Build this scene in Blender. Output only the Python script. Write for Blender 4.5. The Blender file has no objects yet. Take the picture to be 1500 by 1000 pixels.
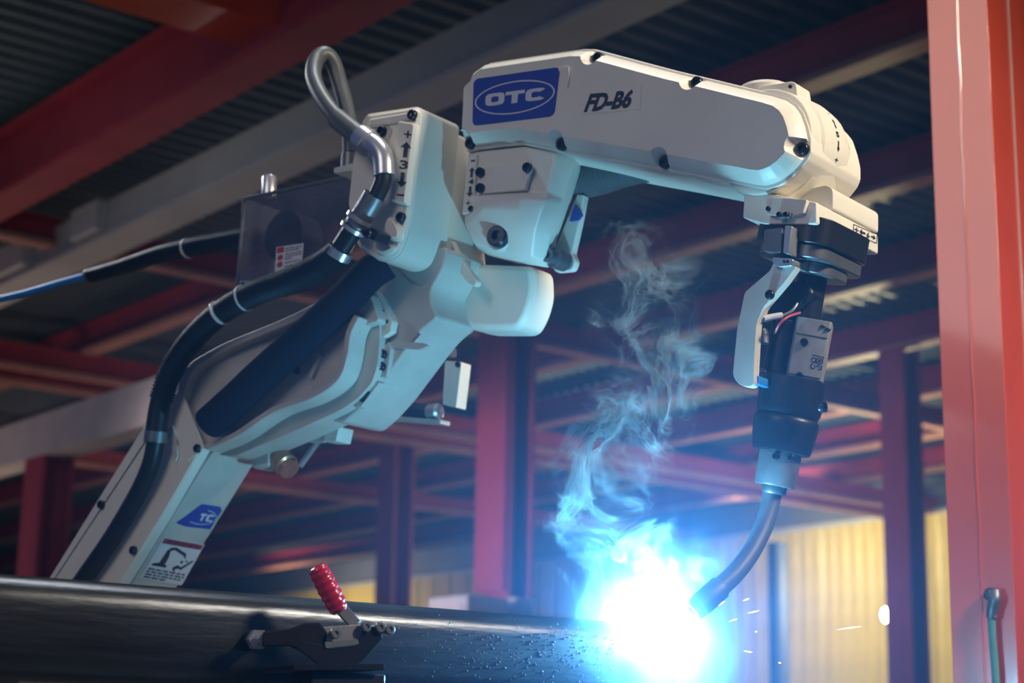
import bpy, bmesh, math, random
from mathutils import Vector as V, Matrix, noise as mnoise
random.seed(7)
C = bpy.context.scene
COL = C.collection
R = math.radians
# ------------------------------------------------------------------ camera
F = 2700.0                     # focal length in pixels of the 1500x1000 frame
PITCH, ROLL, CAMZ = R(13.5), R(1.0), 1.0
EYE = V((0, 0, CAMZ))
fw = V((0, math.cos(PITCH), math.sin(PITCH)))
_up = V((0, -math.sin(PITCH), math.cos(PITCH)))
_rt = V((1, 0, 0))
rt = _rt * math.cos(ROLL) + _up * math.sin(ROLL)
up = -_rt * math.sin(ROLL) + _up * math.cos(ROLL)
cam_d = bpy.data.cameras.new('camera')
cam = bpy.data.objects.new('camera', cam_d); COL.objects.link(cam)
m = Matrix((rt, up, -fw)).transposed().to_4x4(); m.translation = EYE
cam.matrix_world = m
cam_d.sensor_width = 36; cam_d.lens = F * 36 / 1500
cam_d.clip_end = 200
cam_d.dof.use_dof = True; cam_d.dof.focus_distance = 2.75; cam_d.dof.aperture_fstop = 4.8
C.camera = cam
# ------------------------------------------------------------------ world, lights, exposure
C.view_settings.view_transform = 'Standard'; C.view_settings.look = 'None'
C.view_settings.gamma = 1; C.view_settings.use_curve_mapping = False
C.view_settings.exposure = 0.0
C.cycles.use_denoising = True; C.cycles.adaptive_threshold = 0.04
C.cycles.sample_clamp_indirect = 6
C.cycles.max_bounces = 6; C.cycles.diffuse_bounces = 3; C.cycles.volume_bounces = 0
C.cycles.transparent_max_bounces = 16
w = bpy.data.worlds.new('world'); C.world = w; w.use_nodes = True
w.node_tree.nodes['Background'].inputs[0].default_value = (0.07, 0.16, 0.55, 1)
w.node_tree.nodes['Background'].inputs[1].default_value = 0.24

def area(name, loc, target, size, power, col, size_y=None, spread=180):
    d = bpy.data.lights.new(name, 'AREA'); d.energy = power; d.color = col; d.size = size; d.spread = R(spread)
    if size_y: d.shape = 'RECTANGLE'; d.size_y = size_y
    o = bpy.data.objects.new(name, d); COL.objects.link(o); o.location = loc
    o.rotation_euler = (V(target) - V(loc)).to_track_quat('-Z', 'Y').to_euler()
    return o
def point(name, loc, power, col, radius):
    d = bpy.data.lights.new(name, 'POINT'); d.energy = power; d.color = col; d.shadow_soft_size = radius
    o = bpy.data.objects.new(name, d); COL.objects.link(o); o.location = loc
    return o
# shop lamps, an added column light and the high window behind the photographer
area('high_bay_lamp_key', (2.5, 1.5, 3.25), (0.35, 2.8, 1.75), 0.45, 20, (1.0, 0.86, 0.68), spread=75)
area('high_bay_lamp_rear', (-3.4, 6.0, 4.2), (-0.6, 2.9, 1.4), 0.8, 10, (0.95, 0.97, 1.0), spread=80)
area('high_bay_lamp_overhead', (0.05, 3.3, 4.5), (-0.1, 3.1, 1.2), 1.3, 14, (0.97, 0.98, 1.0), 0.5, spread=110)
area('column_side_fill', (4.2, 2.2, 4.2), (1.35, 4.1, 1.7), 0.6, 13, (1.0, 0.86, 0.70), spread=42)  # added light that brightens the orange face of the right column
area('high_window', (-4.2, -2.9, 5.3), (0.0, 2.9, 2.1), 3.2, 54, (1.0, 0.91, 0.83), 3.8, spread=120)
# unseen lights added down the hall to brighten roof beams and columns
for k, (x, y) in enumerate(((-5.5, 13.5), (0.5, 15.5), (5.0, 11.5), (-12, 20))):
    area('hall_fill', (x, y, 1.2), (x - 0.6, y + 0.2, 4.6), 2.5, (42, 7, 14, 45)[k], ((1.0, 0.74, 0.66), (0.95, 0.70, 0.80), (1.0, 0.72, 0.72), (1.0, 0.74, 0.66))[k])
area('hall_fill', (-2.6, 20.5, 1.0), (-3.0, 21.0, 4.6), 3.0, 27, (1.0, 0.70, 0.66))  # added, unseen: lifts the far left purlins and slim column
area('hall_fill', (-4.04, 8.3, 2.9), (-1.63, 10.2, 4.48), 0.9, 4, (0.95, 0.95, 0.92), spread=110)  # added off to the left to brighten the grey box beam
area('hall_fill', (-3.6, 9.0, 2.4), (0.0, 13.2, 2.6), 0.8, 15, (1.0, 0.78, 0.85), spread=45)  # added to redden and brighten the thick column
# ------------------------------------------------------------------ projection helpers (photo pixel -> world, on a chosen plane)
def ray(px, py): return fw + rt * ((px - 750) / F) + up * ((500 - py) / F)
def on_plane(px, py, p0, n, d=0.0):
    r = ray(px, py)
    return EYE + r * (((p0 - EYE).dot(n) + d) / r.dot(n))
def at_y(px, py, y):
    r = ray(px, py); return EYE + r * (y / r.y)
def at_z(px, py, z):
    r = ray(px, py); return EYE + r * ((z - CAMZ) / r.z)
TH = R(38)
RU = V((math.cos(TH), -math.sin(TH), 0)); RN = V((-math.sin(TH), -math.cos(TH), 0)); Z = V((0, 0, 1))
RO = V((0, 3.0, 0))
def L(px, py, d): return on_plane(px, py, RO, RN, d)         # point of the robot's own vertical plane, d metres towards its side
PA = R(56)
PD = V((math.sin(PA), math.cos(PA), 0)); PN = V((math.cos(PA), -math.sin(PA), 0))
ARC = L(958, 925, 0.015)
PO = ARC - PN * 0.012
def Q(px, py, wd): return on_plane(px, py, PO, PN, wd)         # plane parallel to the square tube's face
A = V((-math.sin(R(38.5)), math.cos(R(38.5)), 0)); B = V((math.cos(R(38.5)), math.sin(R(38.5)), 0))
# the arc
arc_light = point('arc_light', ARC + PN * 0.012 + Z * .004, 70, (0.24, 0.70, 1.0), 0.010)
# ------------------------------------------------------------------ materials
def mat(name, col, rough=0.5, metal=0.0, var=0.12, scale=18, bump=0.0, bscale=120, coat=0.0, emis=None, spec=0.5, aniso=None):
    mm = bpy.data.materials.new(name); mm.use_nodes = True
    nt = mm.node_tree; b = nt.nodes['Principled BSDF']
    b.inputs['Roughness'].default_value = rough; b.inputs['Metallic'].default_value = metal
    b.inputs['Specular IOR Level'].default_value = spec
    b.inputs['Coat Weight'].default_value = coat; b.inputs['Coat Roughness'].default_value = 0.10
    tc = nt.nodes.new('ShaderNodeTexCoord'); mp = nt.nodes.new('ShaderNodeMapping')
    nt.links.new(tc.outputs['Object'], mp.inputs[0])
    if aniso: mp.inputs['Scale'].default_value = aniso
    n = nt.nodes.new('ShaderNodeTexNoise'); n.inputs['Scale'].default_value = scale; n.inputs['Detail'].default_value = 5
    nt.links.new(mp.outputs[0], n.inputs['Vector'])
    r = nt.nodes.new('ShaderNodeValToRGB')
    r.color_ramp.elements[0].position = 0.3; r.color_ramp.elements[1].position = 0.7
    r.color_ramp.elements[0].color = tuple(c * (1 - var) for c in col) + (1,)
    r.color_ramp.elements[1].color = tuple(min(1, c * (1 + var)) for c in col) + (1,)
    nt.links.new(n.outputs['Fac'], r.inputs[0]); nt.links.new(r.outputs[0], b.inputs['Base Color'])
    if bump:
        n2 = nt.nodes.new('ShaderNodeTexNoise'); n2.inputs['Scale'].default_value = bscale; n2.inputs['Detail'].default_value = 4
        nt.links.new(mp.outputs[0], n2.inputs['Vector'])
        bp = nt.nodes.new('ShaderNodeBump'); bp.inputs['Strength'].default_value = bump; bp.inputs['Distance'].default_value = 0.002
        nt.links.new(n2.outputs['Fac'], bp.inputs['Height']); nt.links.new(bp.outputs[0], b.inputs['Normal'])
    if emis:
        b.inputs['Emission Color'].default_value = tuple(emis[:3]) + (1,); b.inputs['Emission Strength'].default_value = emis[3]
    return mm
M = {}
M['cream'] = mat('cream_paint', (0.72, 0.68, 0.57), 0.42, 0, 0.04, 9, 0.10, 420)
M['cream_dimmed'] = mat('cream_paint_dimmed', (0.50, 0.475, 0.41), 0.5, 0, 0.10, 14, 0.06, 300)  # same cream, colour darkened to dim the arc light on arm and brackets
M['black'] = mat('black_rubber', (0.008, 0.009, 0.013), 0.42, 0, 0.2, 30, 0.1, spec=0.3)
M['sleeve'] = mat('woven_sleeve', (0.006, 0.008, 0.020), 0.85, 0, 0.3, 200, 0.4, 600, spec=0.12)
M['bolt'] = mat('black_oxide_steel', (0.025, 0.027, 0.035), 0.3, 0.6, 0.2, 40)
M['steel'] = mat('bright_steel', (0.55, 0.56, 0.57), 0.30, 0.75, 0.12, 40)
M['gunmetal'] = mat('gunmetal', (0.15, 0.16, 0.17), 0.42, 0.65, 0.15, 40)
M['dark_body'] = mat('dark_anodised', (0.018, 0.020, 0.028), 0.36, 0.4, 0.15, 30)
M['greyhose'] = mat('grey_hose', (0.085, 0.095, 0.098), 0.42, 0, 0.08, 30, 0.1)
M['blue'] = mat('decal_blue', (0.025, 0.05, 0.33), 0.35, 0, 0.05)
M['white'] = mat('decal_white', (0.62, 0.62, 0.62), 0.4, 0, 0.03)
M['ink'] = mat('decal_ink', (0.012, 0.012, 0.018), 0.5, 0, 0.1)
M['redink'] = mat('decal_red', (0.36, 0.03, 0.05), 0.5, 0, 0.1)
M['maroon'] = mat('decal_maroon', (0.12, 0.01, 0.03), 0.5, 0, 0.1)
M['cable_blue'] = mat('blue_cable', (0.02, 0.20, 0.52), 0.4, 0, 0.1, 30)
M['vinyl'] = mat('red_vinyl', (0.50, 0.012, 0.045), 0.25, 0, 0.06, 20, coat=0.5)
M['tube'] = mat('mill_scale_steel', (0.060, 0.066, 0.076), 0.30, 0.85, 0.35, 9, 0.25, 40, aniso=(0.5, 0.5, 3))
M['sensor'] = mat('sensor_grey', (0.27, 0.28, 0.27), 0.42, 0.2, 0.10, 60)
M['brushed'] = mat('brushed_steel', (0.22, 0.22, 0.22), 0.38, 0.5, 0.1, 50)
M['blackened'] = mat('blackened_steel', (0.010, 0.011, 0.016), 0.6, 0.0, 0.2, 40, spec=0.06)
M['torchgrey'] = mat('torch_grey', (0.10, 0.11, 0.125), 0.5, 0.2, 0.1, 40)
M['dimpaint'] = mat('blue_grey_paint', (0.07, 0.085, 0.10), 0.6, 0, 0.1, 4)
M['flange'] = mat('lit_red_edge', (0.52, 0.25, 0.20), 0.5, 0, 0.15, 3)  # peach lamplight on the bottom flanges, put into their colour
M['copper'] = mat('copper', (0.55, 0.26, 0.13), 0.35, 0.8, 0.15, 30)
M['wallgrey'] = mat('grey_wall', (0.20, 0.21, 0.22), 0.6, 0, 0.1, 2)
M['redpaint'] = mat('red_oxide_paint', (0.38, 0.04, 0.055), 0.5, 0, 0.12, 3)
M['orange'] = mat('red_orange_paint', (0.66, 0.075, 0.026), 0.30, 0, 0.06, 6, 0.06, 160, coat=0.8)
M['greypaint'] = mat('grey_paint', (0.55, 0.55, 0.52), 0.5, 0, 0.1, 2)
M['palepaint'] = mat('pale_paint', (0.55, 0.52, 0.46), 0.5, 0, 0.1, 4)
M['roof'] = mat('roof_sheet', (0.10, 0.15, 0.17), 0.45, 0.2, 0.15, 2)
M['concrete'] = mat('concrete', (0.22, 0.21, 0.20), 0.7, 0, 0.2, 3, 0.2, 40)
M['curtain'] = mat('yellow_pvc', (0.76, 0.60, 0.13), 0.4, 0, 0.10, 3)
M['pvcwhite'] = mat('white_casing', (0.6, 0.6, 0.58), 0.5, 0, 0.06)
M['greenrope'] = mat('green_cable', (0.08, 0.22, 0.19), 0.5, 0, 0.15, 60)
M['lamp'] = mat('lamp_glass', (1, 1, 1), 0.5, 0, 0.0, emis=(1, 0.93, 0.7, 60))
M['arc'] = mat('arc_plasma', (1, 1, 1), 0.5, 0, 0.0, emis=(0.75, 0.92, 1.0, 40))
M['spark'] = mat('hot_metal', (1, 0.9, 0.7), 0.5, 0, 0.0, emis=(1, 0.85, 0.62, 5))
pl = bpy.data.materials.new('smoked_acrylic'); pl.use_nodes = True
nt = pl.node_tree; b = nt.nodes['Principled BSDF']
b.inputs['Base Color'].default_value = (0.14, 0.15, 0.20, 1); b.inputs['Roughness'].default_value = 0.22
tn = nt.nodes.new('ShaderNodeTexNoise'); tn.inputs['Scale'].default_value = 14; tn.inputs['Detail'].default_value = 6
mr = nt.nodes.new('ShaderNodeMapRange'); mr.inputs[1].default_value = .3; mr.inputs[2].default_value = .75; mr.inputs[3].default_value = .10; mr.inputs[4].default_value = .28
tcn = nt.nodes.new('ShaderNodeTexCoord'); nt.links.new(tcn.outputs['Object'], tn.inputs[0])
nt.links.new(tn.outputs['Fac'], mr.inputs[0]); nt.links.new(mr.outputs[0], b.inputs['Alpha'])
M['acrylic'] = pl
# ------------------------------------------------------------------ object helpers
def empty(name, loc, label, cat, group=None):
    o = bpy.data.objects.new(name, None); COL.objects.link(o); o.location = loc; o.empty_display_size = 0.05
    o['label'] = label; o['category'] = cat
    if group: o['group'] = group
    return o
def origin(parent):
    p = V((0, 0, 0))
    while parent is not None: p = p + V(parent.location); parent = parent.parent
    return p
def obj(name, verts, faces, material, parent=None, label=None, smooth=35, bevel=0.0, kind=None, loc=None, segs=2):
    me = bpy.data.meshes.new(name)
    o0 = origin(parent) if parent is not None else V((0, 0, 0))
    if loc is not None: o0 = o0 + V(loc)
    me.from_pydata([tuple(V(v) - o0) for v in verts], [], faces)
    bm = bmesh.new(); bm.from_mesh(me); bmesh.ops.recalc_face_normals(bm, faces=bm.faces); bm.to_mesh(me); bm.free()
    if smooth:
        me.shade_smooth(); me.set_sharp_from_angle(angle=R(smooth))
    me.materials.append(material)
    o = bpy.data.objects.new(name, me); COL.objects.link(o)
    o.parent = parent
    if loc is not None: o.location = loc
    if label: o['label'] = label
    if kind: o['kind'] = kind
    if bevel:
        bv = o.modifiers.new('bevel', 'BEVEL'); bv.width = bevel; bv.segments = segs; bv.limit_method = 'ANGLE'; bv.angle_limit = R(30)
        bv.harden_normals = False
    return o
def thing(o, label, cat, group=None):
    o['label'] = label; o['category'] = cat
    if group: o['group'] = group
    return o
class Mesh:                                                     # collects shapes that make ONE piece
    def __init__(s): s.v = []; s.f = []
    def add(s, vf):
        k = len(s.v); s.v += [V(x) for x in vf[0]]; s.f += [tuple(i + k for i in f) for f in vf[1]]; return s
    def build(s, name, material, parent=None, **kw): return obj(name, s.v, s.f, material, parent, **kw)
def loft(rings, closed=True, cap=True):
    n = len(rings[0]); v = [p for r in rings for p in r]; f = []
    for i in range(len(rings) - 1):
        for j in range(n if closed else n - 1):
            k = (j + 1) % n
            f.append((i * n + j, i * n + k, (i + 1) * n + k, (i + 1) * n + j))
    if cap and closed:
        f.append(tuple(range(n))[::-1]); f.append(tuple((len(rings) - 1) * n + j for j in range(n)))
    return v, f
def rnd(poly, r=6, n=4, skip=()):                               # round the corners of a pixel polygon
    out = []; m_ = len(poly)
    for i, p in enumerate(poly):
        p = V(p[:2]); a = V(poly[i - 1][:2]); b_ = V(poly[(i + 1) % m_][:2])
        rr = poly[i][2] if len(poly[i]) > 2 else r
        la, lb = (a - p).length, (b_ - p).length
        k = min(rr, la * .48, lb * .48)
        if k < .5: out.append(p); continue
        s = p + (a - p) / la * k; e = p + (b_ - p) / lb * k
        for t in range(n + 1):
            t /= n; out.append(s * (1 - t) ** 2 + p * 2 * t * (1 - t) + e * t * t)
    return out
def slab(poly, d0, d1, r=6, n=4, P=L, back=None):                # pixel outline on the plane d0, carried back to d1 (straight, real depth)
    pts = rnd(poly, r, n)
    nn = RN if P is L else PN
    f0 = [P(p[0], p[1], d0) for p in pts]
    f1 = [p + nn * (d1 - d0) for p in f0]
    return loft([f0, f1])
def slab_cham(poly, d0, dc, d1, ins, r=6, n=4, P=L, bins=0.0):    # front edge chamfered: inset ins metres at d0, full outline from dc to d1
    nn = RN if P is L else PN; uu = RU if P is L else PD
    pts = rnd(poly, r, n)
    f1 = [P(p[0], p[1], dc) for p in pts]
    f0 = [p + nn * (d0 - dc) for p in inset(f1, ins, uu)]
    f2 = [p + nn * (d1 - dc) for p in f1]
    rings = [f0, f1, f2]
    if bins:
        rings[2] = [p + nn * (bins * .6) for p in f2]; rings.append(inset(f2, bins, uu))
    return loft(rings)
def inset(pts, k, uu):
    c = [(p.dot(uu), p.z) for p in pts]; n = len(c)
    area2 = sum(c[i - 1][0] * c[i][1] - c[i][0] * c[i - 1][1] for i in range(n)); sg = 1 if area2 > 0 else -1
    out = []
    for i in range(n):
        a, p, b_ = c[i - 1], c[i], c[(i + 1) % n]
        e1 = V((p[0] - a[0], p[1] - a[1])); e2 = V((b_[0] - p[0], b_[1] - p[1]))
        if e1.length < 1e-7: e1 = e2
        if e2.length < 1e-7: e2 = e1
        e1.normalize(); e2.normalize()
        n1 = V((-e1.y, e1.x)) * sg; n2 = V((-e2.y, e2.x)) * sg
        mv = n1 + n2
        if mv.length < 1e-4: mv = n1
        mv.normalize(); s = k / max(0.5, mv.dot(n1))
        out.append(pts[i] + uu * (mv.x * s) + Z * (mv.y * s))
    return out
def frame_of(t):
    t = t.normalized(); a = V((0, 0, 1)) if abs(t.z) < .9 else V((1, 0, 0))
    x = t.cross(a).normalized(); return x, t.cross(x).normalized()
def catmull(pts, n=8):
    out = []
    for i in range(len(pts) - 1):
        p0 = pts[max(i - 1, 0)]; p1 = pts[i]; p2 = pts[i + 1]; p3 = pts[min(i + 2, len(pts) - 1)]
        for k in range(n):
            t = k / n
            out.append(0.5 * ((2 * p1) + (p2 - p0) * t + (2 * p0 - 5 * p1 + 4 * p2 - p3) * t * t + (3 * p1 - p0 - 3 * p2 + p3) * t ** 3))
    out.append(pts[-1]); return out
def tube(pts, r, n=14, smooth=8, ribs=None):
    if smooth: pts = catmull([V(p) for p in pts], smooth)
    if ribs:                                                     # resample evenly, alternate radii
        pitch, depth = ribs; q = [pts[0]]; acc = 0
        for a, b_ in zip(pts, pts[1:]):
            seg = (b_ - a).length
            while acc + seg >= pitch / 4:
                t = (pitch / 4 - acc) / seg; a = a + (b_ - a) * t; q.append(a); seg = (b_ - a).length; acc = 0
            acc += seg
        pts = q
    m_ = len(pts); rings = []; x = None
    for i, p in enumerate(pts):
        t = (pts[min(i + 1, m_ - 1)] - pts[max(i - 1, 0)]).normalized()
        if x is None: x, y = frame_of(t)
        else:
            x = (x - t * x.dot(t)).normalized(); y = t.cross(x)
        rr = r(i / (m_ - 1)) if callable(r) else r
        if ribs: rr += ribs[1] * (0, 1, 1, 0)[i % 4] - ribs[1] * .5
        rings.append([p + x * (rr * math.cos(2 * math.pi * j / n)) + y * (rr * math.sin(2 * math.pi * j / n)) for j in range(n)])
    return loft(rings)
def lathe(p0, axis, prof, n=24):                                 # prof: (distance along axis, radius)
    axis = V(axis).normalized(); x, y = frame_of(axis)
    return loft([[p0 + axis * t + x * (r * math.cos(2 * math.pi * j / n)) + y * (r * math.sin(2 * math.pi * j / n)) for j in range(n)] for t, r in prof])
def box(c, x, y, z, sx, sy, sz):
    c = V(c); v = []
    for k in (-.5, .5):
        for i, j in ((-.5, -.5), (.5, -.5), (.5, .5), (-.5, .5)): v.append(c + x * (i * sx) + y * (j * sy) + z * (k * sz))
    return loft([v[:4], v[4:]])
def bar(p, q, wd, ht, side=None):                                # rectangular bar from p to q, ht is along z-ish
    t = (q - p); ln = t.length; t = t.normalized()
    s = side.normalized() if side is not None else t.cross(Z).normalized()
    h = s.cross(t).normalized()
    return box((p + q) / 2, s, h, t, wd, ht, ln)
# bolts share one mesh
def bolt_mesh():
    rings = []
    for t, r in ((0, 1), (.75, 1), (.9, .9), (.9, .55), (.35, .5)):
        rings.append([V((r * math.cos(2 * math.pi * j / 12), r * math.sin(2 * math.pi * j / 12), t)) for j in range(12)])
    v, f = loft(rings); me = bpy.data.meshes.new('bolt'); me.from_pydata(v, [], f); me.materials.append(M['bolt'])
    bm = bmesh.new(); bm.from_mesh(me); bmesh.ops.recalc_face_normals(bm, faces=bm.faces); bm.to_mesh(me); bm.free()
    me.shade_smooth(); me.set_sharp_from_angle(angle=R(35)); return me
BOLT = bolt_mesh()
def bolt(parent, p, nrm, r=0.0085, name='bolt'):
    o = bpy.data.objects.new(name, BOLT); COL.objects.link(o); o.parent = parent
    o.location = V(p) - origin(parent); o.rotation_euler = V(nrm).to_track_quat('Z', 'Y').to_euler(); o.scale = (r, r, r)
    return o
def text2d(s, shear=0.0, offset=0.0):
    cu = bpy.data.curves.new('t', 'FONT'); cu.body = s; cu.shear = shear; cu.offset = offset; cu.resolution_u = 3
    o = bpy.data.objects.new('t', cu); COL.objects.link(o)
    dg = bpy.context.evaluated_depsgraph_get(); me = o.evaluated_get(dg).to_mesh()
    v = [(x.co.x, x.co.y) for x in me.vertices]; f = [tuple(p.vertices) for p in me.polygons]
    o.evaluated_get(dg).to_mesh_clear(); bpy.data.objects.remove(o); bpy.data.curves.remove(cu)
    x0 = min(a for a, _ in v); x1 = max(a for a, _ in v); y0 = min(b_ for _, b_ in v); y1 = max(b_ for _, b_ in v)
    return [((a - x0) / (x1 - x0), (b_ - y0) / (y1 - y0)) for a, b_ in v], f
def sub(vf, x0, y0, x1, y1): return [(x0 + a * (x1 - x0), y0 + b_ * (y1 - y0)) for a, b_ in vf[0]], vf[1]
def poly2(pts): return list(pts), [tuple(range(len(pts)))]
def dashes(x0, y0, x1, h, seed):                                 # print too small to read: word-long dashes
    rr_ = random.Random(seed); o = []; x = x0
    while x < x1 - .02:
        w_ = min(rr_.uniform(.06, .16), x1 - x); o.append(poly2([(x, y0), (x + w_, y0), (x + w_, y0 + h), (x, y0 + h)])); x += w_ + .03
    return o
def open_strip(outer, inner):
    n = len(outer); return outer + inner, [(i, i + 1, n + i + 1, n + i) for i in range(n - 1)]
def strip2(outer, inner):
    n = len(outer); return outer + inner, [(i, (i + 1) % n, n + (i + 1) % n, n + i) for i in range(n)]
def ell(cx, cy, rx, ry, n=32, sq=2.0):
    o = []
    for i in range(n):
        t = 2 * math.pi * i / n; c, s = math.cos(t), math.sin(t)
        o.append((cx + rx * math.copysign(abs(c) ** (2 / sq), c), cy + ry * math.copysign(abs(s) ** (2 / sq), s)))
    return o
def decal(name, shapes, corners, nrm, material, parent, lift=0.0006, label=None):
    # shapes in the unit square are mapped onto four world corners: bottom-left, bottom-right, top-right, top-left
    a, b_, c, d = corners; g = Mesh()
    for v, f in shapes:
        g.add(([a * ((1 - x) * (1 - y)) + b_ * (x * (1 - y)) + c * (x * y) + d * ((1 - x) * y) + nrm * lift for x, y in v], f))
    return obj(name, g.v, g.f, material, parent, label=label, smooth=0)
# ================================================================== LARGE STRUCTURE
def struct(o): o['kind'] = 'structure'; return o
def AB(a, b_, z): return A * a + B * b_ + Z * z
HR = 3.6; ZR = CAMZ + HR
struct(obj('floor', [AB(-12, -6, 0), AB(45, -6, 0), AB(45, 22, 0), AB(-12, 22, 0)], [(0, 1, 2, 3)], M['concrete'], smooth=0))
# corrugated roof
v = []; f = []; a = -26.0; k = 0
prof = ((0, 0), (.05, 0), (.08, .045), (.13, .045), (.16, 0))
while a < 48:
    for da, dz in prof[:-1]: v += [AB(a + da, 1.2, ZR + .30 + dz), AB(a + da, 19.6, ZR + .30 + dz)]
    a += .16
for i in range(len(v) // 2 - 1): f.append((2 * i, 2 * i + 1, 2 * i + 3, 2 * i + 2))
ceiling = struct(obj('ceiling', v, f, M['roof'], smooth=0))
def ibeam(p, q, wd, ht, tf=.02, tw=.016):
    t = (q - p).normalized(); s = t.cross(Z).normalized(); g = Mesh()
    c = (p + q) / 2; ln = (q - p).length
    g.add(box(c + Z * (ht / 2 - tf / 2), s, Z, t, wd, tf, ln)); g.add(box(c, s, Z, t, tw, ht - 2 * tf, ln))
    low = Mesh().add(box(c - Z * (ht / 2 - tf), s, Z, t, wd, tf * 2, ln))
    return g, low
BT = .62 * HR
for tfac in (1.90, 3.1, 3.85, 4.6, 5.35, 6.1, 6.85, 7.6):
    big = tfac < 2
    g, low = ibeam(AB(-20, tfac * BT, ZR + (-.02 if big else 0.14)), AB(44, tfac * BT, ZR + (-.02 if big else 0.14)), .24 if big else .15, .44 if big else .27)
    pu = g.build('purlin', M['redpaint'], ceiling, smooth=0, label='wide dark red roof beam' if big else None)
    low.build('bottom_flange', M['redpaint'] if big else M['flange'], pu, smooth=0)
for (px, py, zz, ht) in ((90, 345, ZR - .05, .2), (60, 553, ZR - .1, .2), (560, 728, ZR - .1, .2), (1250, 722, ZR - .1, .22)):
    p = at_z(px, py, zz); aa = p.dot(A)
    g, low = ibeam(AB(aa, 1.3, zz), AB(aa, 19, zz), .12, ht); ra_ = g.build('rafter', M['redpaint'], ceiling, smooth=0)
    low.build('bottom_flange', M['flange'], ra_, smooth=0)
p = at_z(330, 12, ZR + .0); aa = p.dot(A); bb = p.dot(B)
g = Mesh(); g.add(box(AB(aa, bb - 1.1, ZR + .02), A, Z, B, .34, .22, 2.6)); g.build('rafter', M['orange'], ceiling, smooth=0, label='short orange-red roof beam ending above the robot')
# walls
wb = 8.35 * BT
struct(obj('wall_back', [AB(-26, wb, 0), AB(46, wb, 0), AB(46, wb, ZR + .3), AB(-26, wb, ZR + .3), AB(-26, wb + .15, 0), AB(46, wb + .15, 0), AB(46, wb + .15, ZR + .3), AB(-26, wb + .15, ZR + .3)],
           [(0, 1, 2, 3), (4, 5, 6, 7), (0, 1, 5, 4), (3, 2, 6, 7), (0, 3, 7, 4), (1, 2, 6, 5)], M['wallgrey'], smooth=0))
g = Mesh(); g.add(box(AB(45.2, wb / 2 - 3, (ZR + .3) / 2), A, B, Z, .2, wb + 6, ZR + .3)); struct(g.build('wall_left', M['wallgrey'], smooth=0))
# far steelwork that stands apart from the roof
def beam_b(px, py, z): return at_z(px, py, z).dot(B)
gz = ZR - .12; gb = beam_b(700, 72, gz)
gr = empty('crane_beam', AB(5, gb, gz - .12), 'pale grey box beam running under the roof beyond the robot, boxes clipped on', 'beam')
g = Mesh(); g.add(box(AB(8, gb, gz), B, Z, A, .17, .24, 54)); g.build('web', M['greypaint'], gr, smooth=0)
g = Mesh(); g.add(box(AB(8, gb, gz - .135), B, Z, A, .26, .03, 54)); g.build('bottom_flange', M['greypaint'], gr, smooth=0)
for px0, px1, py in ((0, 42, 338), (112, 150, 288)):
    p0, p1 = on_plane(px0, py + 8, AB(0, gb - .14, 0), B), on_plane(px1, py - 6, AB(0, gb - .14, 0), B)
    ca = (p0.dot(A) + p1.dot(A)) / 2
    g = Mesh(); g.add(box(AB(ca, gb - .13, gz + .01), A, Z, B, abs(p1.dot(A) - p0.dot(A)), .2, .09)); g.build('junction_box', M['pvcwhite'], gr, bevel=.008)
cb = beam_b(250, 165, ZR - .2)
o = Mesh().add(tube([AB(-10, cb, ZR - .2), AB(44, cb, ZR - .2)], .026, 10, 0)).build('conduit', M['greypaint'])
thing(o, 'thin pale conduit pipe strung between the wide red roof beam and the grey box beam', 'pipe'); o['kind'] = 'thing'
gz2 = ZR - 1.25; p = at_z(105, 632, gz2); gb2 = p.dot(B)
o = Mesh().add(box(AB(p.dot(A) + 6, gb2, gz2), B, Z, A, .22, .3, 18.4)).build('girder', M['palepaint'], smooth=0)
thing(o, 'pale beige girder resting on the dark red post behind the lower arm', 'beam'); o['kind'] = 'thing'
def column(px, y, ztop, wa, wf, label, material, foot=None):
    c = at_y(px, 800, y); base = V((c.x, c.y, 0))
    r_ = empty('steel_column', base, label, 'column')
    tf = .03
    for s, nm in ((-1, 'flange'), (1, 'flange')):
        g = Mesh(); g.add(box(base + B * (s * (wf / 2 - tf / 2)) + Z * (ztop / 2), A, B, Z, wa, tf, ztop)); g.build(nm, material, r_, smooth=0)
    g = Mesh(); g.add(box(base + Z * (ztop / 2), A, B, Z, .03, wf - 2 * tf, ztop)); g.build('web', material, r_, smooth=0)
    g = Mesh(); g.add(box(base + Z * .02, A, B, Z, wa + .12, wf + .12, .04)); g.build('base_plate', material, r_, smooth=0)
    return r_, base
cc, cbase = column(745, 13.2, ZR - .02, .30, .22, 'thick red steel column in the hall, straight behind the smoke and the clamp', M['redpaint'])
zc = at_y(735, 868, 13.2).z
g = Mesh(); g.add(box(cbase - B * .13 + A * .03 + Z * ((ZR + zc) / 2), A, B, Z, .34, .05, ZR - zc)); g.build('guard_plate', M['redpaint'], cc, smooth=0, label='wide red plate on the column face, ending above the white cabinet')
column(578, 19.0, ZR - .02, .30, .25, 'slim red steel column far behind, between the lower arm and the thick column', M['redpaint'])
column(64, 13.0, gz2 - .15, .30, .24, 'red post with a pale edge behind the tube at the far left', M['redpaint'])
column(1326, 15.0, ZR - .02, .26, .22, 'dark purple-red column in front of the yellow curtain', M['redpaint'])
o = empty('standpipe', (0, 0, 0), 'pale blue-grey pipe in front of the yellow curtain, beside the torch neck', 'pipe')
q = at_y(1140, 900, 19.0); o.location = (q.x, q.y, 0); zt = at_y(1140, 795, 19).z
Mesh().add(lathe(V((q.x, q.y, .03)), Z, ((0, .10), (zt - .03, .10)), 16)).build('pipe_run', M['dimpaint'], o)
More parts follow.
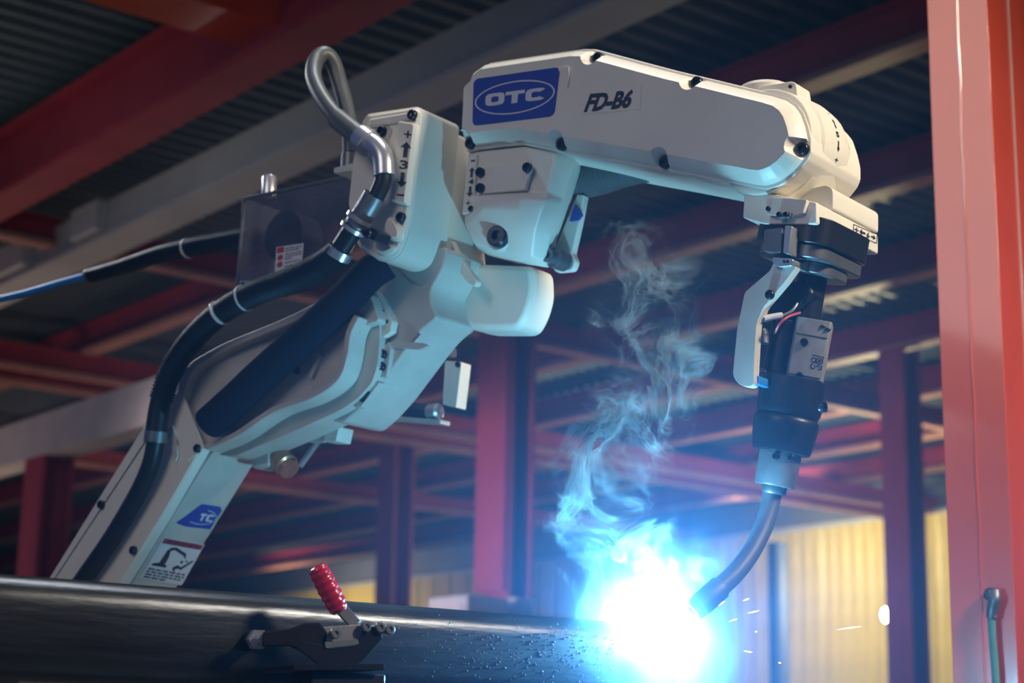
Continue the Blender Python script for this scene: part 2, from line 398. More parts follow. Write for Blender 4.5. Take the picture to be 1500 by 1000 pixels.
Mesh().add(lathe(V((q.x, q.y, 0)), Z, ((0, .14), (.03, .14)), 16)).build('flange', M['greypaint'], o)
# white cabinet at the column's foot
q = at_y(690, 875, 12.2); q1 = at_y(726, 880, 12.2); cw = .20
o = empty('cabinet', (q.x - .02, q.y, 0), 'white cabinet at the foot of the thick red column', 'cabinet')
cx = V((q.x - .02, q.y, 0)); zt = at_y(690, 876, 12.2).z
Mesh().add(box(cx + Z * (zt / 2), A, B, Z, .42, .34, zt)).build('body', M['pvcwhite'], o, bevel=.01)
Mesh().add(box(cx - B * .176 + Z * (zt / 2), A, B, Z, .36, .012, zt - .12)).build('door', M['pvcwhite'], o, bevel=.004)
q = at_y(757, 890, 12.4)
o = empty('switch_box', (q.x, q.y, 0), 'small grey-blue box on a post, beside the white cabinet', 'box')
zt = at_y(757, 876, 12.4).z
Mesh().add(box(V((q.x, q.y, zt - .12)), A, B, Z, .16, .16, .24)).build('body', M['greypaint'], o, bevel=.01)
Mesh().add(lathe(V((q.x, q.y, 0)), Z, ((0, .03), (zt - .24, .03)), 10)).build('post', M['greypaint'], o)
# yellow strip curtain: every strip a part
cbk = wb - .12
def onc(px, py): return on_plane(px, py, AB(0, cbk, 0), B)
ztop = onc(1250, 768).z; a0 = onc(1420, 800).dot(A); a1 = onc(330, 860).dot(A)
cur = empty('strip_curtain', AB((a0 + a1) / 2, cbk, 0), 'yellow plastic strip curtain along the far wall, behind the torch and columns', 'curtain')
def strip_mesh(wd, seed):
    rr = random.Random(seed); g = Mesh(); n = 6; ring = []
    for z in (0.03, .8, 1.8, ztop):
        ring.append([A * ((i / n - .5) * wd) - B * (.035 * math.sin(math.pi * i / n) + rr.uniform(-.012, .012)) + Z * z for i in range(n + 1)])
    vv = [p for r_ in ring for p in r_]; ff = []
    for i in range(3):
        for j in range(n): ff.append((i * (n + 1) + j, i * (n + 1) + j + 1, (i + 1) * (n + 1) + j + 1, (i + 1) * (n + 1) + j))
    me = bpy.data.meshes.new('strip'); me.from_pydata(vv, [], ff); me.materials.append(M['curtain']); me.shade_smooth(); return me
sms = [strip_mesh(.25, s) for s in range(4)]
aa = min(a0, a1); k = 0
while aa < max(a0, a1):
    o = bpy.data.objects.new('strip', sms[k % 4]); COL.objects.link(o); o.parent = cur
    o.location = AB(aa, cbk - .02 * (k % 2), 0) - V(cur.location); aa += .215 + .03 * random.random(); k += 1
Mesh().add(bar(AB(a0 - .2, cbk, ztop + .03), AB(a1 + .2, cbk, ztop + .03), .07, .07)).build('rail', M['greypaint'], cur)
# work lamp that lights the curtain
q = at_y(1301, 900, 18.6)
o = empty('work_lamp', (q.x, q.y, 0), 'small glowing work lamp against the curtain, left of the dark purple-red column', 'lamp')
Mesh().add(lathe(V((q.x, q.y, 0)), Z, ((0, .15), (.02, .15), (.03, .02), (q.z - .07, .02)), 12)).build('stand', M['dark_body'], o)
Mesh().add(lathe(q - Z * .07, Z, ((0, .025), (.02, .05), (.07, .062), (.12, .045), (.14, .01)), 14)).build('bulb', M['lamp'], o, label='glowing bulb')
point('work_lamp_light', q - B * .25 + V((.0, -.1, .3)), 210, (1.0, 0.88, 0.50), .1)
area('curtain_fill', tuple(onc(1230, 900) - B * 2.4 + Z * .9), tuple(onc(1350, 930)), .5, 85, (1.0, 0.86, 0.5))  # unseen light added to brighten the curtain's right part
area('curtain_fill', tuple(onc(520, 930) - B * 2.0 + Z * .2), tuple(onc(560, 900)), .5, 45, (1.0, 0.80, 0.5))  # second added light, for the curtain's left part
# ------------------------------------------------------------------ the red-orange column on the right
ra = R(28); cn = V((-math.sin(ra), -math.cos(ra), 0)); cl = V((math.cos(ra), -math.sin(ra), 0))   # normal and run of its left face
CY = 3.8; KS = CY / 2.95; pe = at_y(1447 + 22, 500, CY); pl_ = on_plane(1377, 500, pe, cn)
wl = abs((pl_ - pe).dot(cl)); ce = V((pe.x, pe.y, 0))
colr = empty('steel_column', ce - cl * (wl / 2) - cn * .1, 'bright red-orange column at the right edge of the view, close to the robot', 'column')
HC = 4.0
g = Mesh(); g.add(box(ce - cl * (wl * .25 + .0002) - cn * .29 + Z * HC / 2, cl, cn, Z, wl * .5 - .0004, .58, HC)); g.build('channel', M['orange'], colr, bevel=.0012)
g = Mesh(); g.add(box(ce - cl * (wl * .75 + .0002) - cn * .29 + Z * HC / 2, cl, cn, Z, wl * .5 - .0004, .58, HC)); g.build('channel', M['orange'], colr, bevel=.0012)
seam = [ce - cl * (wl * .5) + cn * .0005 + Z * (HC * i / 60) + cl * (.0012 * math.sin(i * 1.7) if (i // 7) % 2 else 0) for i in range(61)]
Mesh().add(tube(seam, .0022, 8, 0)).build('weld_seam', M['orange'], colr)
Mesh().add(box(ce - cn * .21 + cl * .0008 + Z * HC / 2, cl, cn, Z, .003, .007, HC)).build('edge_strip', M['palepaint'], colr, label='pale line down the orange face')
Mesh().add(box(ce - cl * wl / 2 - cn * .29 + Z * .015, cl, cn, Z, wl + .12, .70, .03)).build('base_plate', M['orange'], colr)
# hook with the green cable
hk = on_plane(1455, 872, ce, cn)
def CF(px, py, d): return on_plane(px, py, ce, cn, d)
hang = empty('hanging_cable', CF(1456, 890, 0.02), 'green cable hanging from a grey hook on the red-orange column', 'cable')
Mesh().add(lathe(hk - cn * .004, cn, ((0, .011 * KS), (.03, .011 * KS), (.034, .008 * KS)), 14)).build('peg', M['dark_body'], hang)
Mesh().add(tube([CF(1456, 868, .03), CF(1457, 878, .036), CF(1454, 890, .034), CF(1452, 905, .032)], lambda t: (.0105 - .002 * t) * KS, 12, 5)).build('clip', M['gunmetal'], hang)
Mesh().add(tube([CF(1454, 882, .043), CF(1460, 892, .036), CF(1449, 898, .040), CF(1459, 904, .036)], .0028 * KS, 8, 5)).build('knot', M['gunmetal'], hang)
Mesh().add(tube([CF(1452, 900, .032), CF(1454, 935, .031), CF(1457, 970, .03), CF(1460, 1010, .03), CF(1470, 1120, .03), CF(1478, 1300, .03)], .0062 * KS, 10, 6)).build('cord', M['greenrope'], hang)
# ================================================================== SQUARE TUBE being welded
sL = (Q(-120, 900, 0) - PO).dot(PD); sR = (Q(990, 930, 0) - PO).dot(PD)
zt = Q(430, 874, 0).z + .004; TH_, TW = .132, .10
def tube_ring(s, rr=.036, ins=0.0, n=6):
    o = []
    hw, hh = TW / 2 - ins, TH_ / 2 - ins; r_ = max(.004, rr - ins)
    for cx_, cz_, a_ in ((1, 1, 0), (-1, 1, 90), (-1, -1, 180), (1, -1, 270)):
        for k in range(n + 1):
            t = R(a_ + 90 * k / n)
            o.append(PO + PD * s + PN * (-TW / 2 + cx_ * (hw - r_) + r_ * math.cos(t)) + Z * (zt - TH_ / 2 - PO.z + cz_ * (hh - r_) + r_ * math.sin(t)))
    return o
tb = empty('square_tube', PO + PD * ((sL + sR) / 2) - PN * TW / 2 + Z * (zt - TH_ - PO.z), 'big square steel tube with rounded corners being welded in front of the robot', 'tube')
rings = [tube_ring(sR, ins=.006), tube_ring(sR), tube_ring(sL), tube_ring(sL, ins=.006)]
vv, ff = loft(rings + [rings[0]], cap=False)
obj('shell', vv, ff, M['tube'], tb, smooth=50)
# spatter on its face
g = Mesh(); rr = random.Random(3)
for _ in range(420):
    t = rr.random(); px = 900 - 330 * (rr.random() ** 1.6); py = rr.gauss(955, 26)
    if px < 640 and rr.random() < .6: continue
    p = Q(px, py, 0.0003)
    if p.z > zt - .012: continue
    s = rr.choice((.0007, .0009, .0012, .0017))
    g.add(([p + PD * s, p - PD * s, p + Z * s, p - Z * s, p + PN * s, p - PN * s], [(0, 2, 4), (2, 1, 4), (1, 3, 4), (3, 0, 4), (0, 2, 5), (2, 1, 5), (1, 3, 5), (3, 0, 5)]))
o = g.build('weld_spatter', M['steel'], tb, smooth=0, kind='stuff')
for px in (-40, 840):
    s = (Q(px, 930, 0) - PO).dot(PD); base = PO + PD * s - PN * TW / 2; base.z = 0; ht = zt - TH_
    t = empty('trestle', base, 'steel trestle under the square tube, ' + ('at its far left end' if px < 0 else 'towards the arc'), 'stand')
    Mesh().add(box(base + Z * (ht - .02), PD, PN, Z, .08, .22, .04)).build('top_plate', M['dark_body'], t)
    Mesh().add(box(base + Z * (ht / 2), PD, PN, Z, .06, .06, ht - .08)).build('leg', M['dark_body'], t)
    Mesh().add(box(base + Z * .02, PD, PN, Z, .3, .3, .04)).build('foot', M['dark_body'], t)
# ------------------------------------------------------------------ toggle clamp
W0 = .075
def K(px, py, dw=0.0): return Q(px, py, W0 + dw)
cl_ = empty('toggle_clamp', K(497, 978), 'toggle clamp with a ribbed red handle pressing on the square tube', 'clamp')
hp = [K(463, 828, -.004), K(473, 848, -.003), K(483, 868, -.002), K(498, 895, 0)]
# grip with finger ridges
axis = (hp[-1] - hp[0]); LNG = axis.length; prof = []
for i in range(41):
    t = i / 40; r_ = .0128 + .0016 * math.sin(t * math.pi) + (.0007 * math.sin(t * 2 * math.pi * 6.5) if .12 < t < .92 else 0)
    if t < .08: r_ *= math.sqrt(max(0.02, 1 - ((.08 - t) / .08) ** 2))
    if t > .93: r_ *= 1 - (t - .93) * 3
    prof.append((t * LNG, r_))
Mesh().add(lathe(hp[0], axis, prof, 20)).build('grip', M['vinyl'], cl_, label='ribbed red vinyl grip')
Mesh().add(bar(K(494, 885), K(522, 916), .005, .017, PN)).build('lever', M['gunmetal'], cl_, bevel=.001)
# arm with hold-down spindle
pd = PN * .012
Mesh().add(loft([[K(x, y, dz) for x, y, dz in r_] for r_ in (
    ((385, 925, -.006), (385, 925, .006), (384, 947, .006), (384, 947, -.006)),
    ((424, 920, -.007), (424, 920, .007), (424, 946, .007), (424, 946, -.007)),
    ((446, 912, -.011), (446, 912, .011), (436, 952, .011), (436, 952, -.011)),
    ((468, 912, -.012), (468, 912, .012), (462, 956, .012), (462, 956, -.012)),
    ((480, 925, -.010), (480, 925, .010), (478, 952, .010), (478, 952, -.010)))])).build('arm', M['blackened'], cl_, bevel=.002)
Mesh().add(slab([(470, 918), (532, 914), (534, 938), (472, 946)], .010, .004, 3, P=K)).build('link_plate', M['brushed'], cl_, bevel=.0008)
Mesh().add(slab([(470, 918), (532, 914), (534, 938), (472, 946)], -.004, -.010, 3, P=K)).build('link_plate', M['brushed'], cl_, bevel=.0008)
sp0, sp1 = Q(366, 938, .001), Q(383, 934, W0 * .55)
Mesh().add(lathe(Q(386, 935, W0), Q(366, 938, 0) - Q(386, 935, W0), ((0, .006), (.026, .006), (.026, .0135), (.044, .0135), (.044, .006), (.058, .006)), 6)).build('spindle', M['steel'], cl_, smooth=20)
dv = (Q(366, 938, 0) - Q(386, 935, W0)); ln = dv.length
Mesh().add(lathe(Q(386, 935, W0), dv, ((.05, .008), (ln - .014, .009), (ln - .002, .0125), (ln, .011)), 16)).build('rubber_tip', M['black'], cl_)
# body plates and pivot bolts
for dz in (.012, -.015):
    Mesh().add(slab([(434, 948), (446, 938), (470, 944), (480, 950), (524, 945), (534, 920), (556, 916), (561, 935), (534, 966), (520, 976), (470, 976), (458, 966)], dz + .0035, dz, 3, P=K)).build('side_plate', M['blackened'], cl_, bevel=.0008)
for px, py in ((515, 920), (535, 921), (549, 924), (470, 930)):
    Mesh().add(lathe(K(px, py, -.020), PN, ((0, .0045), (.036, .0045), (.0365, .0072), (.041, .0072), (.042, .006), (.042, .0035), (.040, .003)), 16)).build('pivot_pin', M['gunmetal'], cl_)
Mesh().add(slab([(476, 940), (524, 936), (526, 943), (478, 949)], .018, .0157, 1, P=K)).build('spacer', M['gunmetal'], cl_)
Mesh().add(slab([(430, 973), (563, 972), (563, 981), (431, 981)], .035, -.05, 1, P=K)).build('base_plate', M['blackened'], cl_, bevel=.001)
b0 = K(500, 982); 
stt = empty('clamp_stand', V((b0.x, b0.y, 0)), 'dark steel post that carries the toggle clamp', 'stand')
sw = (K(553, 990) - K(446, 990)).length
Mesh().add(box(V((b0.x, b0.y, b0.z / 2)) - PN * .008, PD, PN, Z, sw, .06, b0.z - .006)).build('post', M['dark_body'], stt, bevel=.002)
Mesh().add(box(V((b0.x, b0.y, .01)), PD, PN, Z, .3, .3, .02)).build('foot_plate', M['dark_body'], stt)
# ================================================================== WELDING ROBOT
def LP(pts): return [L(*p) for p in pts]
sh = L(30, 1010, -.04)
rb = empty('welding_robot', V((sh.x, sh.y, 0)) - RN * .06, 'cream six-axis welding robot arm reaching over the square tube from the left', 'robot')
# hidden foot: pedestal, turret and shoulder
bs = V((sh.x, sh.y, 0)) - RN * .06
Mesh().add(box(bs + Z * .02, RU, RN, Z, .5, .5, .04)).build('base_plate', M['dark_body'], rb, bevel=.004)
Mesh().add(lathe(bs, Z, ((.04, .20), (.12, .19), (.5, .16), (.56, .18), (.60, .18)), 32)).build('pedestal', M['cream_dimmed'], rb)
Mesh().add(lathe(bs, Z, ((.60, .19), (.70, .19), (.78, .15), (sh.z - .10, .11), (sh.z + .02, .09)), 32)).build('turret', M['cream_dimmed'], rb)
Mesh().add(lathe(sh - RN * .20, RN, ((0, .10), (.02, .12), (.20, .12), (.22, .10), (.24, .08)), 32)).build('shoulder_hub', M['cream_dimmed'], rb)
# ---- lower arm
g = Mesh()
LA = [(-14, 1012), (54, 902), (92, 840), (162, 724), (224, 624), (262, 562), (282, 531), (310, 512), (340, 497), (420, 465), (470, 441), (540, 426),
      (556, 470), (520, 480), (511, 512), (506, 542), (494, 564), (450, 588), (418, 602), (345, 640), (311, 663), (251.3, 760), (194, 853), (152, 918), (92, 1012)]
g.add(slab(LA, -.012, -.125, 8))
la = g.build('lower_arm', M['cream_dimmed'], rb, bevel=.004)
# rims standing proud around the dark recess
def rim(path, wdt, d0, d1, name):
    rings = []
    for i, p in enumerate(path):
        a, b_ = V(path[max(i - 1, 0)][:2]), V(path[min(i + 1, len(path) - 1)][:2]); t = (b_ - a).normalized(); nn = V((-t.y, t.x)) * wdt * (p[2] if len(p) > 2 else 1) / 2
        c = V(p[:2]); rings.append([L(c.x - nn.x, c.y - nn.y, d0), L(c.x + nn.x, c.y + nn.y, d0), L(c.x + nn.x, c.y + nn.y, d0) + RN * (d1 - d0), L(c.x - nn.x, c.y - nn.y, d0) + RN * (d1 - d0)])
    return Mesh().add(loft(rings)).build(name, M['cream_dimmed'], la, bevel=.0025)
def c2(pts, n=5): return [(p.x, p.y) for p in catmull([V((a, b_, 0)) for a, b_ in pts], n)]
rim(c2([(262, 585), (268, 560), (282, 536), (310, 518), (342, 502), (420, 470), (474, 443)]), 11, .012, -.03, 'upper_rim')
rim(c2([(300, 655), (345, 636), (400, 600), (455, 580), (492, 554), (505, 520), (510, 488), (522, 462)]), 9, .012, -.03, 'lower_rim')
# outer drum of the reducer next to the upper link
Mesh().add(slab([(548, 428), (556, 470), (556, 500), (553, 536), (545, 560), (526, 582), (500, 600), (470, 614), (430, 632), (345, 668), (300, 664), (345, 640), (418, 602), (450, 588), (494, 564), (506, 540), (511, 510), (511, 484), (530, 446)], -.03, -.10, 6)).build('reducer_drum', M['cream_dimmed'], la, bevel=.004)
# cover plate
Mesh().add(slab_cham([(-20, 1000), (78, 838), (150, 722), (213, 622), (246, 600), (262, 572, 2), (299, 655, 2), (240, 757), (182, 850), (85, 1000)], .010, .006, -.012, .004, 4)).build('cover_plate', M['cream'], la)
Mesh().add(slab([(247, 606), (263, 566), (299, 655), (272, 676)], .0125, .0085, 3)).build('cover_tab', M['cream'], la, bevel=.001)
Mesh().add(slab([(240, 632, 2), (252, 622, 3), (258, 640, 3), (260, 668, 3), (256, 676, 2), (252, 660, 2), (250, 642, 2), (242, 640, 2)], .016, .0105, 2)).build('hose_bracket', M['cream_dimmed'], la, bevel=.001)
for px, py in ((150, 739), (291, 657), (197, 806)): bolt(la, L(px, py, .0105), RN, .0085)
for px, py in ((436, 543),): bolt(la, L(px, py, -.011), RN, .007)
Mesh().add(slab([(452, 550), (466, 516), (470, 520), (456, 554)], -.004, -.013, 1)).build('rib', M['cream_dimmed'], la, bevel=.001)
# right flank of the lower arm: logo and warning plate sit there
def flank(px0, py0, depth):                                       # point on the arm's right flank: front outline pixel, carried back
    return L(px0, py0, -.012) - RN * depth
def FL(x, y, w_):                                                 # picture pixel -> point on the flank plane through two front-outline points
    p0, p1 = L(194, 853, -.012), L(311, 663, -.012)
    nn = (p1 - p0).cross(RN).normalized()
    if nn.dot(EYE - p0) < 0: nn = -nn
    return on_plane(x, y, p0, nn, w_), nn
_, FN = FL(250, 800, 0)
def fl(*pts): return [FL(x, y, .0008)[0] for x, y in pts]
lg = fl((258, 767), (305, 776), (328, 748), (296, 738)); 
dq = [FL(x, y, .0010)[0] for x, y in ((258, 766), (272, 771), (308, 775), (325, 748), (323, 742), (296, 738))]
obj('logo_badge', dq, [tuple(range(6))], M['blue'], la, smooth=0, label='cut-off blue logo badge')
cr = fl((262, 769), (311, 776), (327, 744), (280, 738))
_eo, _ei = ell(.50, .50, .45, .34, 40), ell(.50, .50, .435, .31, 40)
decal('badge_ring', [open_strip([_eo[i % 40] for i in range(26, 50)], [_ei[i % 40] for i in range(26, 50)])], cr, FN, M['white'], la, .0008)
Tg = [(0, 1), (1, 1), (1, .72), (.66, .72), (.66, 0), (.34, 0), (.34, .72), (0, .72)]
def glyphT(x0, y0, x1, y1): return sub(poly2(Tg), x0, y0, x1, y1)
def glyphO(x0, y0, x1, y1, th=.27):
    cx_, cy_, rx, ry = (x0 + x1) / 2, (y0 + y1) / 2, (x1 - x0) / 2, (y1 - y0) / 2
    return strip2(ell(cx_, cy_, rx, ry, 40, 4.0), ell(cx_, cy_, rx - ry * 2 * th, ry * (1 - 2 * th), 40, 4.0))
def glyphC(x0, y0, x1, y1, th=.27):
    cx_, cy_, rx, ry = (x0 + x1) / 2, (y0 + y1) / 2, (x1 - x0) / 2, (y1 - y0) / 2
    o_, i_ = ell(cx_, cy_, rx, ry, 48, 4.0), ell(cx_, cy_, rx - ry * 2 * th, ry * (1 - 2 * th), 48, 4.0)
    idx = [i for i in range(4, 45)]
    o2 = [o_[i] for i in idx]; i2 = [i_[i] for i in idx]; n = len(o2)
    return o2 + i2, [(i, i + 1, n + i + 1, n + i) for i in range(n - 1)]
decal('lettering', [glyphT(.44, .34, .62, .66, ), glyphC(.65, .34, .88, .66, .22)], cr, FN, M['white'], la, .0008)
wc = fl((205, 846), (266, 857), (300, 797), (240, 786))
wl_ = decal('warning_plate', [poly2([(0, 0), (1, 0), (1, 1), (0, 1)])], wc, FN, M['white'], la, .0004, label='white warning plate with a robot pictogram')
decal('warning_band', [poly2([(.03, .86), (.98, .86), (.98, .98), (.03, .98)])], wc, FN, M['redink'], la, .0009)
decal('warning_word', dashes(.12, .885, .9, .07, 5), wc, FN, M['maroon'], la, .0013)
lines = sum((dashes(.05, y0, x1, .035, 20 + k) for k, (y0, x1) in enumerate(((.23, .93), (.165, .95), (.10, .90), (.035, .6)))), [])
decal('warning_text', lines, wc, FN, M['ink'], la, .0009)
pic = [poly2([(.08, .33), (.42, .33), (.42, .38), (.36, .40), (.36, .58), (.32, .72), (.40, .76), (.68, .66), (.72, .60), (.74, .63), (.70, .72), (.42, .82), (.30, .80), (.24, .72), (.22, .42), (.08, .38)]),
       poly2([(.56, .36), (.66, .44), (.74, .40), (.92, .60), (.96, .58), (.78, .34), (.70, .36), (.64, .34), (.66, .28), (.62, .28), (.58, .34)]), poly2(ell(.70, .52, .035, .035, 12)), poly2([(.76, .55), (.80, .58), (.84, .55), (.82, .53), (.80, .55), (.78, .53)])]
decal('warning_pictogram', pic, wc, FN, M['ink'], la, .0009)
# ---- brackets and fittings under the elbow
g = Mesh().add(slab([(425, 628), (470, 612), (480, 618), (474, 648), (452, 648)], -.10, -.106, 2))
g.build('lug_plate', M['cream_dimmed'], rb, bevel=.001)
for px, py in ((443, 626), (455, 632), (466, 637)): bolt(la, L(px, py, -.0995), RN, .0035)
Mesh().add(slab([(474, 624), (497, 624), (492, 646), (470, 646)], -.10, -.14, 2)).build('stop_block', M['cream'], rb, bevel=.002)
Mesh().add(tube([L(466, 646, -.12), L(440, 682, -.12)], .006, 10, 0)).build('strut', M['steel'], rb)
p0, p1 = L(408, 668, -.10), L(432, 696, -.10)
Mesh().add(lathe(p0, p1 - p0, ((-.012, .012), (0, .022), (.010, .024), (.030, .024), (.033, .020), (.044, .020)), 20)).build('cable_gland', M['copper'], rb, label='copper-coloured gland')
Mesh().add(box(L(395, 672, -.10), RU, RN, Z, .05, .05, .04)).build('gland_block', M['cream_dimmed'], rb, bevel=.006)
# ---- upper link (front plate, its right flank catches the arc light)
KL = [(560, 378), (655, 360, 10), (652, 386, 16), (643, 404, 16), (631, 425, 14), (633, 446, 10), (641, 465), (618, 484), (600, 506), (575, 540), (551, 572), (526, 600), (504, 619), (482, 616), (470, 580), (510, 470), (548, 424)]
ul = Mesh().add(slab(KL, -.055, -.165, 6)).build('upper_link', M['cream_dimmed'], rb, bevel=.005)
Mesh().add(slab([(548, 424), (552, 430), (562, 446), (574, 470), (572, 486), (560, 494), (556, 470), (540, 436)], -.036, -.056, 2)).build('ring_segment', M['cream'], ul, bevel=.0015)
for px, py in ((561, 456), (567, 471)): bolt(ul, L(px, py, -.0365), RN, .0035)
Mesh().add(slab([(559, 508), (570, 500), (572, 512), (566, 552), (555, 552)], -.045, -.056, 2)).build('clip_plate', M['cream_dimmed'], ul, bevel=.001)
for px, py in ((563, 519), (561, 537)): bolt(ul, L(px, py, -.0445), RN, .0075)
Mesh().add(slab([(538, 560), (549, 556), (556, 560), (528, 596), (519, 596), (530, 574)], -.04, -.056, 2)).build('clip_plate', M['cream_dimmed'], ul, bevel=.001)
Mesh().add(slab([(536, 573), (541, 573), (532, 588), (526, 588)], -.037, -.04, 1)).build('slot', M['bolt'], ul)
Mesh().add(slab([(572, 500), (620, 502), (628, 506), (612, 512), (574, 508)], -.048, -.056, 2)).build('rib', M['cream_dimmed'], ul, bevel=.001)
# elbow joint body behind the link, and the motor housing hanging to the right
Mesh().add(slab([(560, 378), (545, 330), (560, 215), (612, 176), (628, 176), (634, 300), (640, 372), (640, 400), (622, 430), (600, 420)], -.055, -.20, 10)).build('elbow_body', M['cream'], rb, bevel=.006)
Mesh().add(slab([(646, 356), (660, 350), (668, 366), (690, 400), (700, 412), (694, 420), (684, 414), (660, 380)], -.100, -.115, 5)).build('slotted_lug', M['cream'], rb, bevel=.003)
mh = Mesh().add(slab_cham([(640, 385), (784, 390), (786, 430), (778, 458), (764, 484), (700, 484), (650, 470), (610, 440)], -.15, -.16, -.215, .008, 12)).build('motor_housing', M['cream'], rb, bevel=.003)
# side frame, grey-white switch box and pneumatic cylinder further back, under the elbow
q = L(662, 562, -.34)
sb = obj('limit_switch', *slab([(652, 528), (676, 530), (668, 597), (648, 592)], -.34, -.37, 2), M['cream'], rb, bevel=.002)
bolt(sb, L(672, 534, -.335), RN, .006)
Mesh().add(tube([L(570, 596, -.36), L(632, 604, -.36)], .016, 12, 0)).build('air_cylinder', M['dark_body'], rb)
Mesh().add(lathe(L(630, 604, -.36), RU, ((0, .017), (.022, .017), (.026, .012)), 14)).build('cylinder_cap', M['steel'], rb)
Mesh().add(bar(L(560, 612, -.36), L(652, 619, -.36), .03, .008)).build('switch_bracket', M['cream_dimmed'], rb)
Mesh().add(bar(L(640, 520, -.34), L(664, 516, -.34), .02, .016)).build('switch_head', M['gunmetal'], sb)
# ---- elbow block with the axis-3 cover
P3 = [(533, 180, 8), (541, 169, 4), (610, 158, 5), (617, 165, 5), (607, 262, 2), (601, 312), (596, 344, 14), (584, 372, 14), (566, 381, 14), (547, 377, 12), (526, 357, 10), (513, 300), (520, 235)]
eb = Mesh().add(slab_cham([(p[0] + (3 if p[0] > 560 else -2), p[1] + (3 if p[1] > 330 else -2)) + tuple(p[2:]) for p in P3], .030, .026, -.075, .004, 6)).build('elbow_block', M['cream'], rb)
ec = Mesh().add(slab_cham(P3, .040, .034, .030, .005, 6)).build('axis_cover', M['cream'], eb)
cvs = [(584, 176, 5), (611, 181, 5), (596, 301, 4), (573, 296, 4)]
Mesh().add(slab_cham(cvs, .052, .047, .038, .004, 4)).build('raised_band', M['cream'], ec)
Mesh().add(slab_cham([(541, 174, 4), (604, 164, 4), (600, 176, 4), (540, 188, 4)], .047, .044, .038, .004, 3)).build('raised_band', M['cream'], ec)
Mesh().add(slab_cham([(562, 334, 9), (568, 318, 7), (579, 318, 7), (589, 336, 7), (588, 352, 8), (572, 354, 8)], .052, .046, .038, .006, 5)).build('raised_band', M['cream'], ec)
Mesh().add(slab_cham([(546, 356, 6), (556, 346, 6), (570, 352, 6), (582, 364, 8), (566, 374, 9), (551, 371, 7)], .050, .045, .038, .005, 5)).build('raised_band', M['cream'], ec)
Mesh().add(slab([(551, 186), (560, 178), (574, 190), (566, 212), (556, 206)], .0425, .039, 3)).build('rest_plate', M['cream_dimmed'], ec, bevel=.0008)
for px, py, dd in ((606, 169, .0405), (589, 319, .0405), (561, 193, .043)): bolt(ec, L(px, py, dd), RN, .0095)
def dcl(name, shapes, cpx, d, material, parent, lift=.0007, label=None): return decal(name, shapes, [L(x, y, d) for x, y in cpx], RN, material, parent, lift, label)
bandq = ((573, 300), (596, 302), (612, 182), (586, 178))
up_arrow = lambda y0, y1: poly2([(.39, y0), (.64, y0), (.64, y0 + (y1 - y0) * .62), (.84, y0 + (y1 - y0) * .62), (.515, y1), (.19, y0 + (y1 - y0) * .62), (.39, y0 + (y1 - y0) * .62)])
dn_arrow = lambda y0, y1: poly2([(.39, y1), (.64, y1), (.64, y1 - (y1 - y0) * .62), (.84, y1 - (y1 - y0) * .62), (.515, y0), (.19, y1 - (y1 - y0) * .62), (.39, y1 - (y1 - y0) * .62)])
plus = lambda x, y, s_, sy: poly2([(x - s_, y - sy * .2), (x - s_ * .2, y - sy * .2), (x - s_ * .2, y - sy), (x + s_ * .2, y - sy), (x + s_ * .2, y - sy * .2), (x + s_, y - sy * .2), (x + s_, y + sy * .2), (x + s_ * .2, y + sy * .2), (x + s_ * .2, y + sy), (x - s_ * .2, y + sy), (x - s_ * .2, y + sy * .2), (x - s_, y + sy * .2)])
dcl('axis_marking', [plus(.53, .86, .22, .045), up_arrow(.58, .77), sub(text2d('3', 0, .035), .26, .435, .77, .545), dn_arrow(.22, .40), poly2([(.30, .115), (.76, .115), (.76, .137), (.30, .137)])], bandq, .052, M['ink'], ec)
# ---- forearm
FO = [(696, 107), (717, 92), (780, 82.5), (851, 72), (869, 72), (920, 85.5), (990, 104), (1050, 118), (1104, 131), (1134, 138), (1154, 144), (1167, 153), (1176, 165), (1183, 184), (1187, 203), (1187, 221),
      (1182, 233), (1173, 245), (1160, 258), (1146, 268), (1134, 273), (1122, 276), (1106, 274.5), (1090, 271), (1020, 258), (950, 244.5), (890, 234), (831, 223), (800, 217), (766, 211.5), (735, 214), (700, 218.5), (689, 221), (684, 222), (678, 192), (681, 129), (693, 117)]
fa = Mesh().add(slab([(p[0] + 1, p[1] + (1.5 if p[1] > 180 else -1)) for p in FO], -.034, -.20, 3)).build('forearm', M['cream'], rb, bevel=.004)
def dense(pts, step=.003):
    out = []
    for i, p in enumerate(pts):
        q_ = pts[(i + 1) % len(pts)]; n = max(1, int((q_ - p).length / step))
        out += [p + (q_ - p) * (k / n) for k in range(n)]
    return out
def ring_pairs(poly, d, offs, step=.003):
    base = [L(x, y, d) for x, y in poly]; coarse = [base] + [inset(base, k, RU) for k in offs]
    n = len(base); res = [[] for _ in coarse]
    for i in range(n):
        k = max(1, int((base[(i + 1) % n] - base[i]).length / step))
        for j in range(k):
            for c_, r_ in zip(coarse, res): r_.append(c_[i] + (c_[(i + 1) % n] - c_[i]) * (j / k))
    return res
def notch(ring, centre, r):
    n = len(ring); c = [(p.dot(RU), p.z) for p in ring]
    a2 = sum(c[i - 1][0] * c[i][1] - c[i][0] * c[i - 1][1] for i in range(n)); sg = 1 if a2 > 0 else -1
    cu, cz = centre.dot(RU), centre.z; out = []
    for i, p in enumerate(ring):
        a, b_ = c[i - 4], c[(i + 4) % n]; t = V((b_[0] - a[0], b_[1] - a[1])).normalized(); mi = V((-t.y, t.x)) * sg
        v_ = V((c[i][0] - cu, c[i][1] - cz)); x_, y_ = v_.dot(t), v_.dot(mi)
        if abs(x_) < r and v_.length < r * 2.2:
            b2 = math.sqrt(r * r - x_ * x_)
            if y_ < b2: p = p + (RU * mi.x + Z * mi.y) * (b2 - y_)
        out.append(p)
    return out
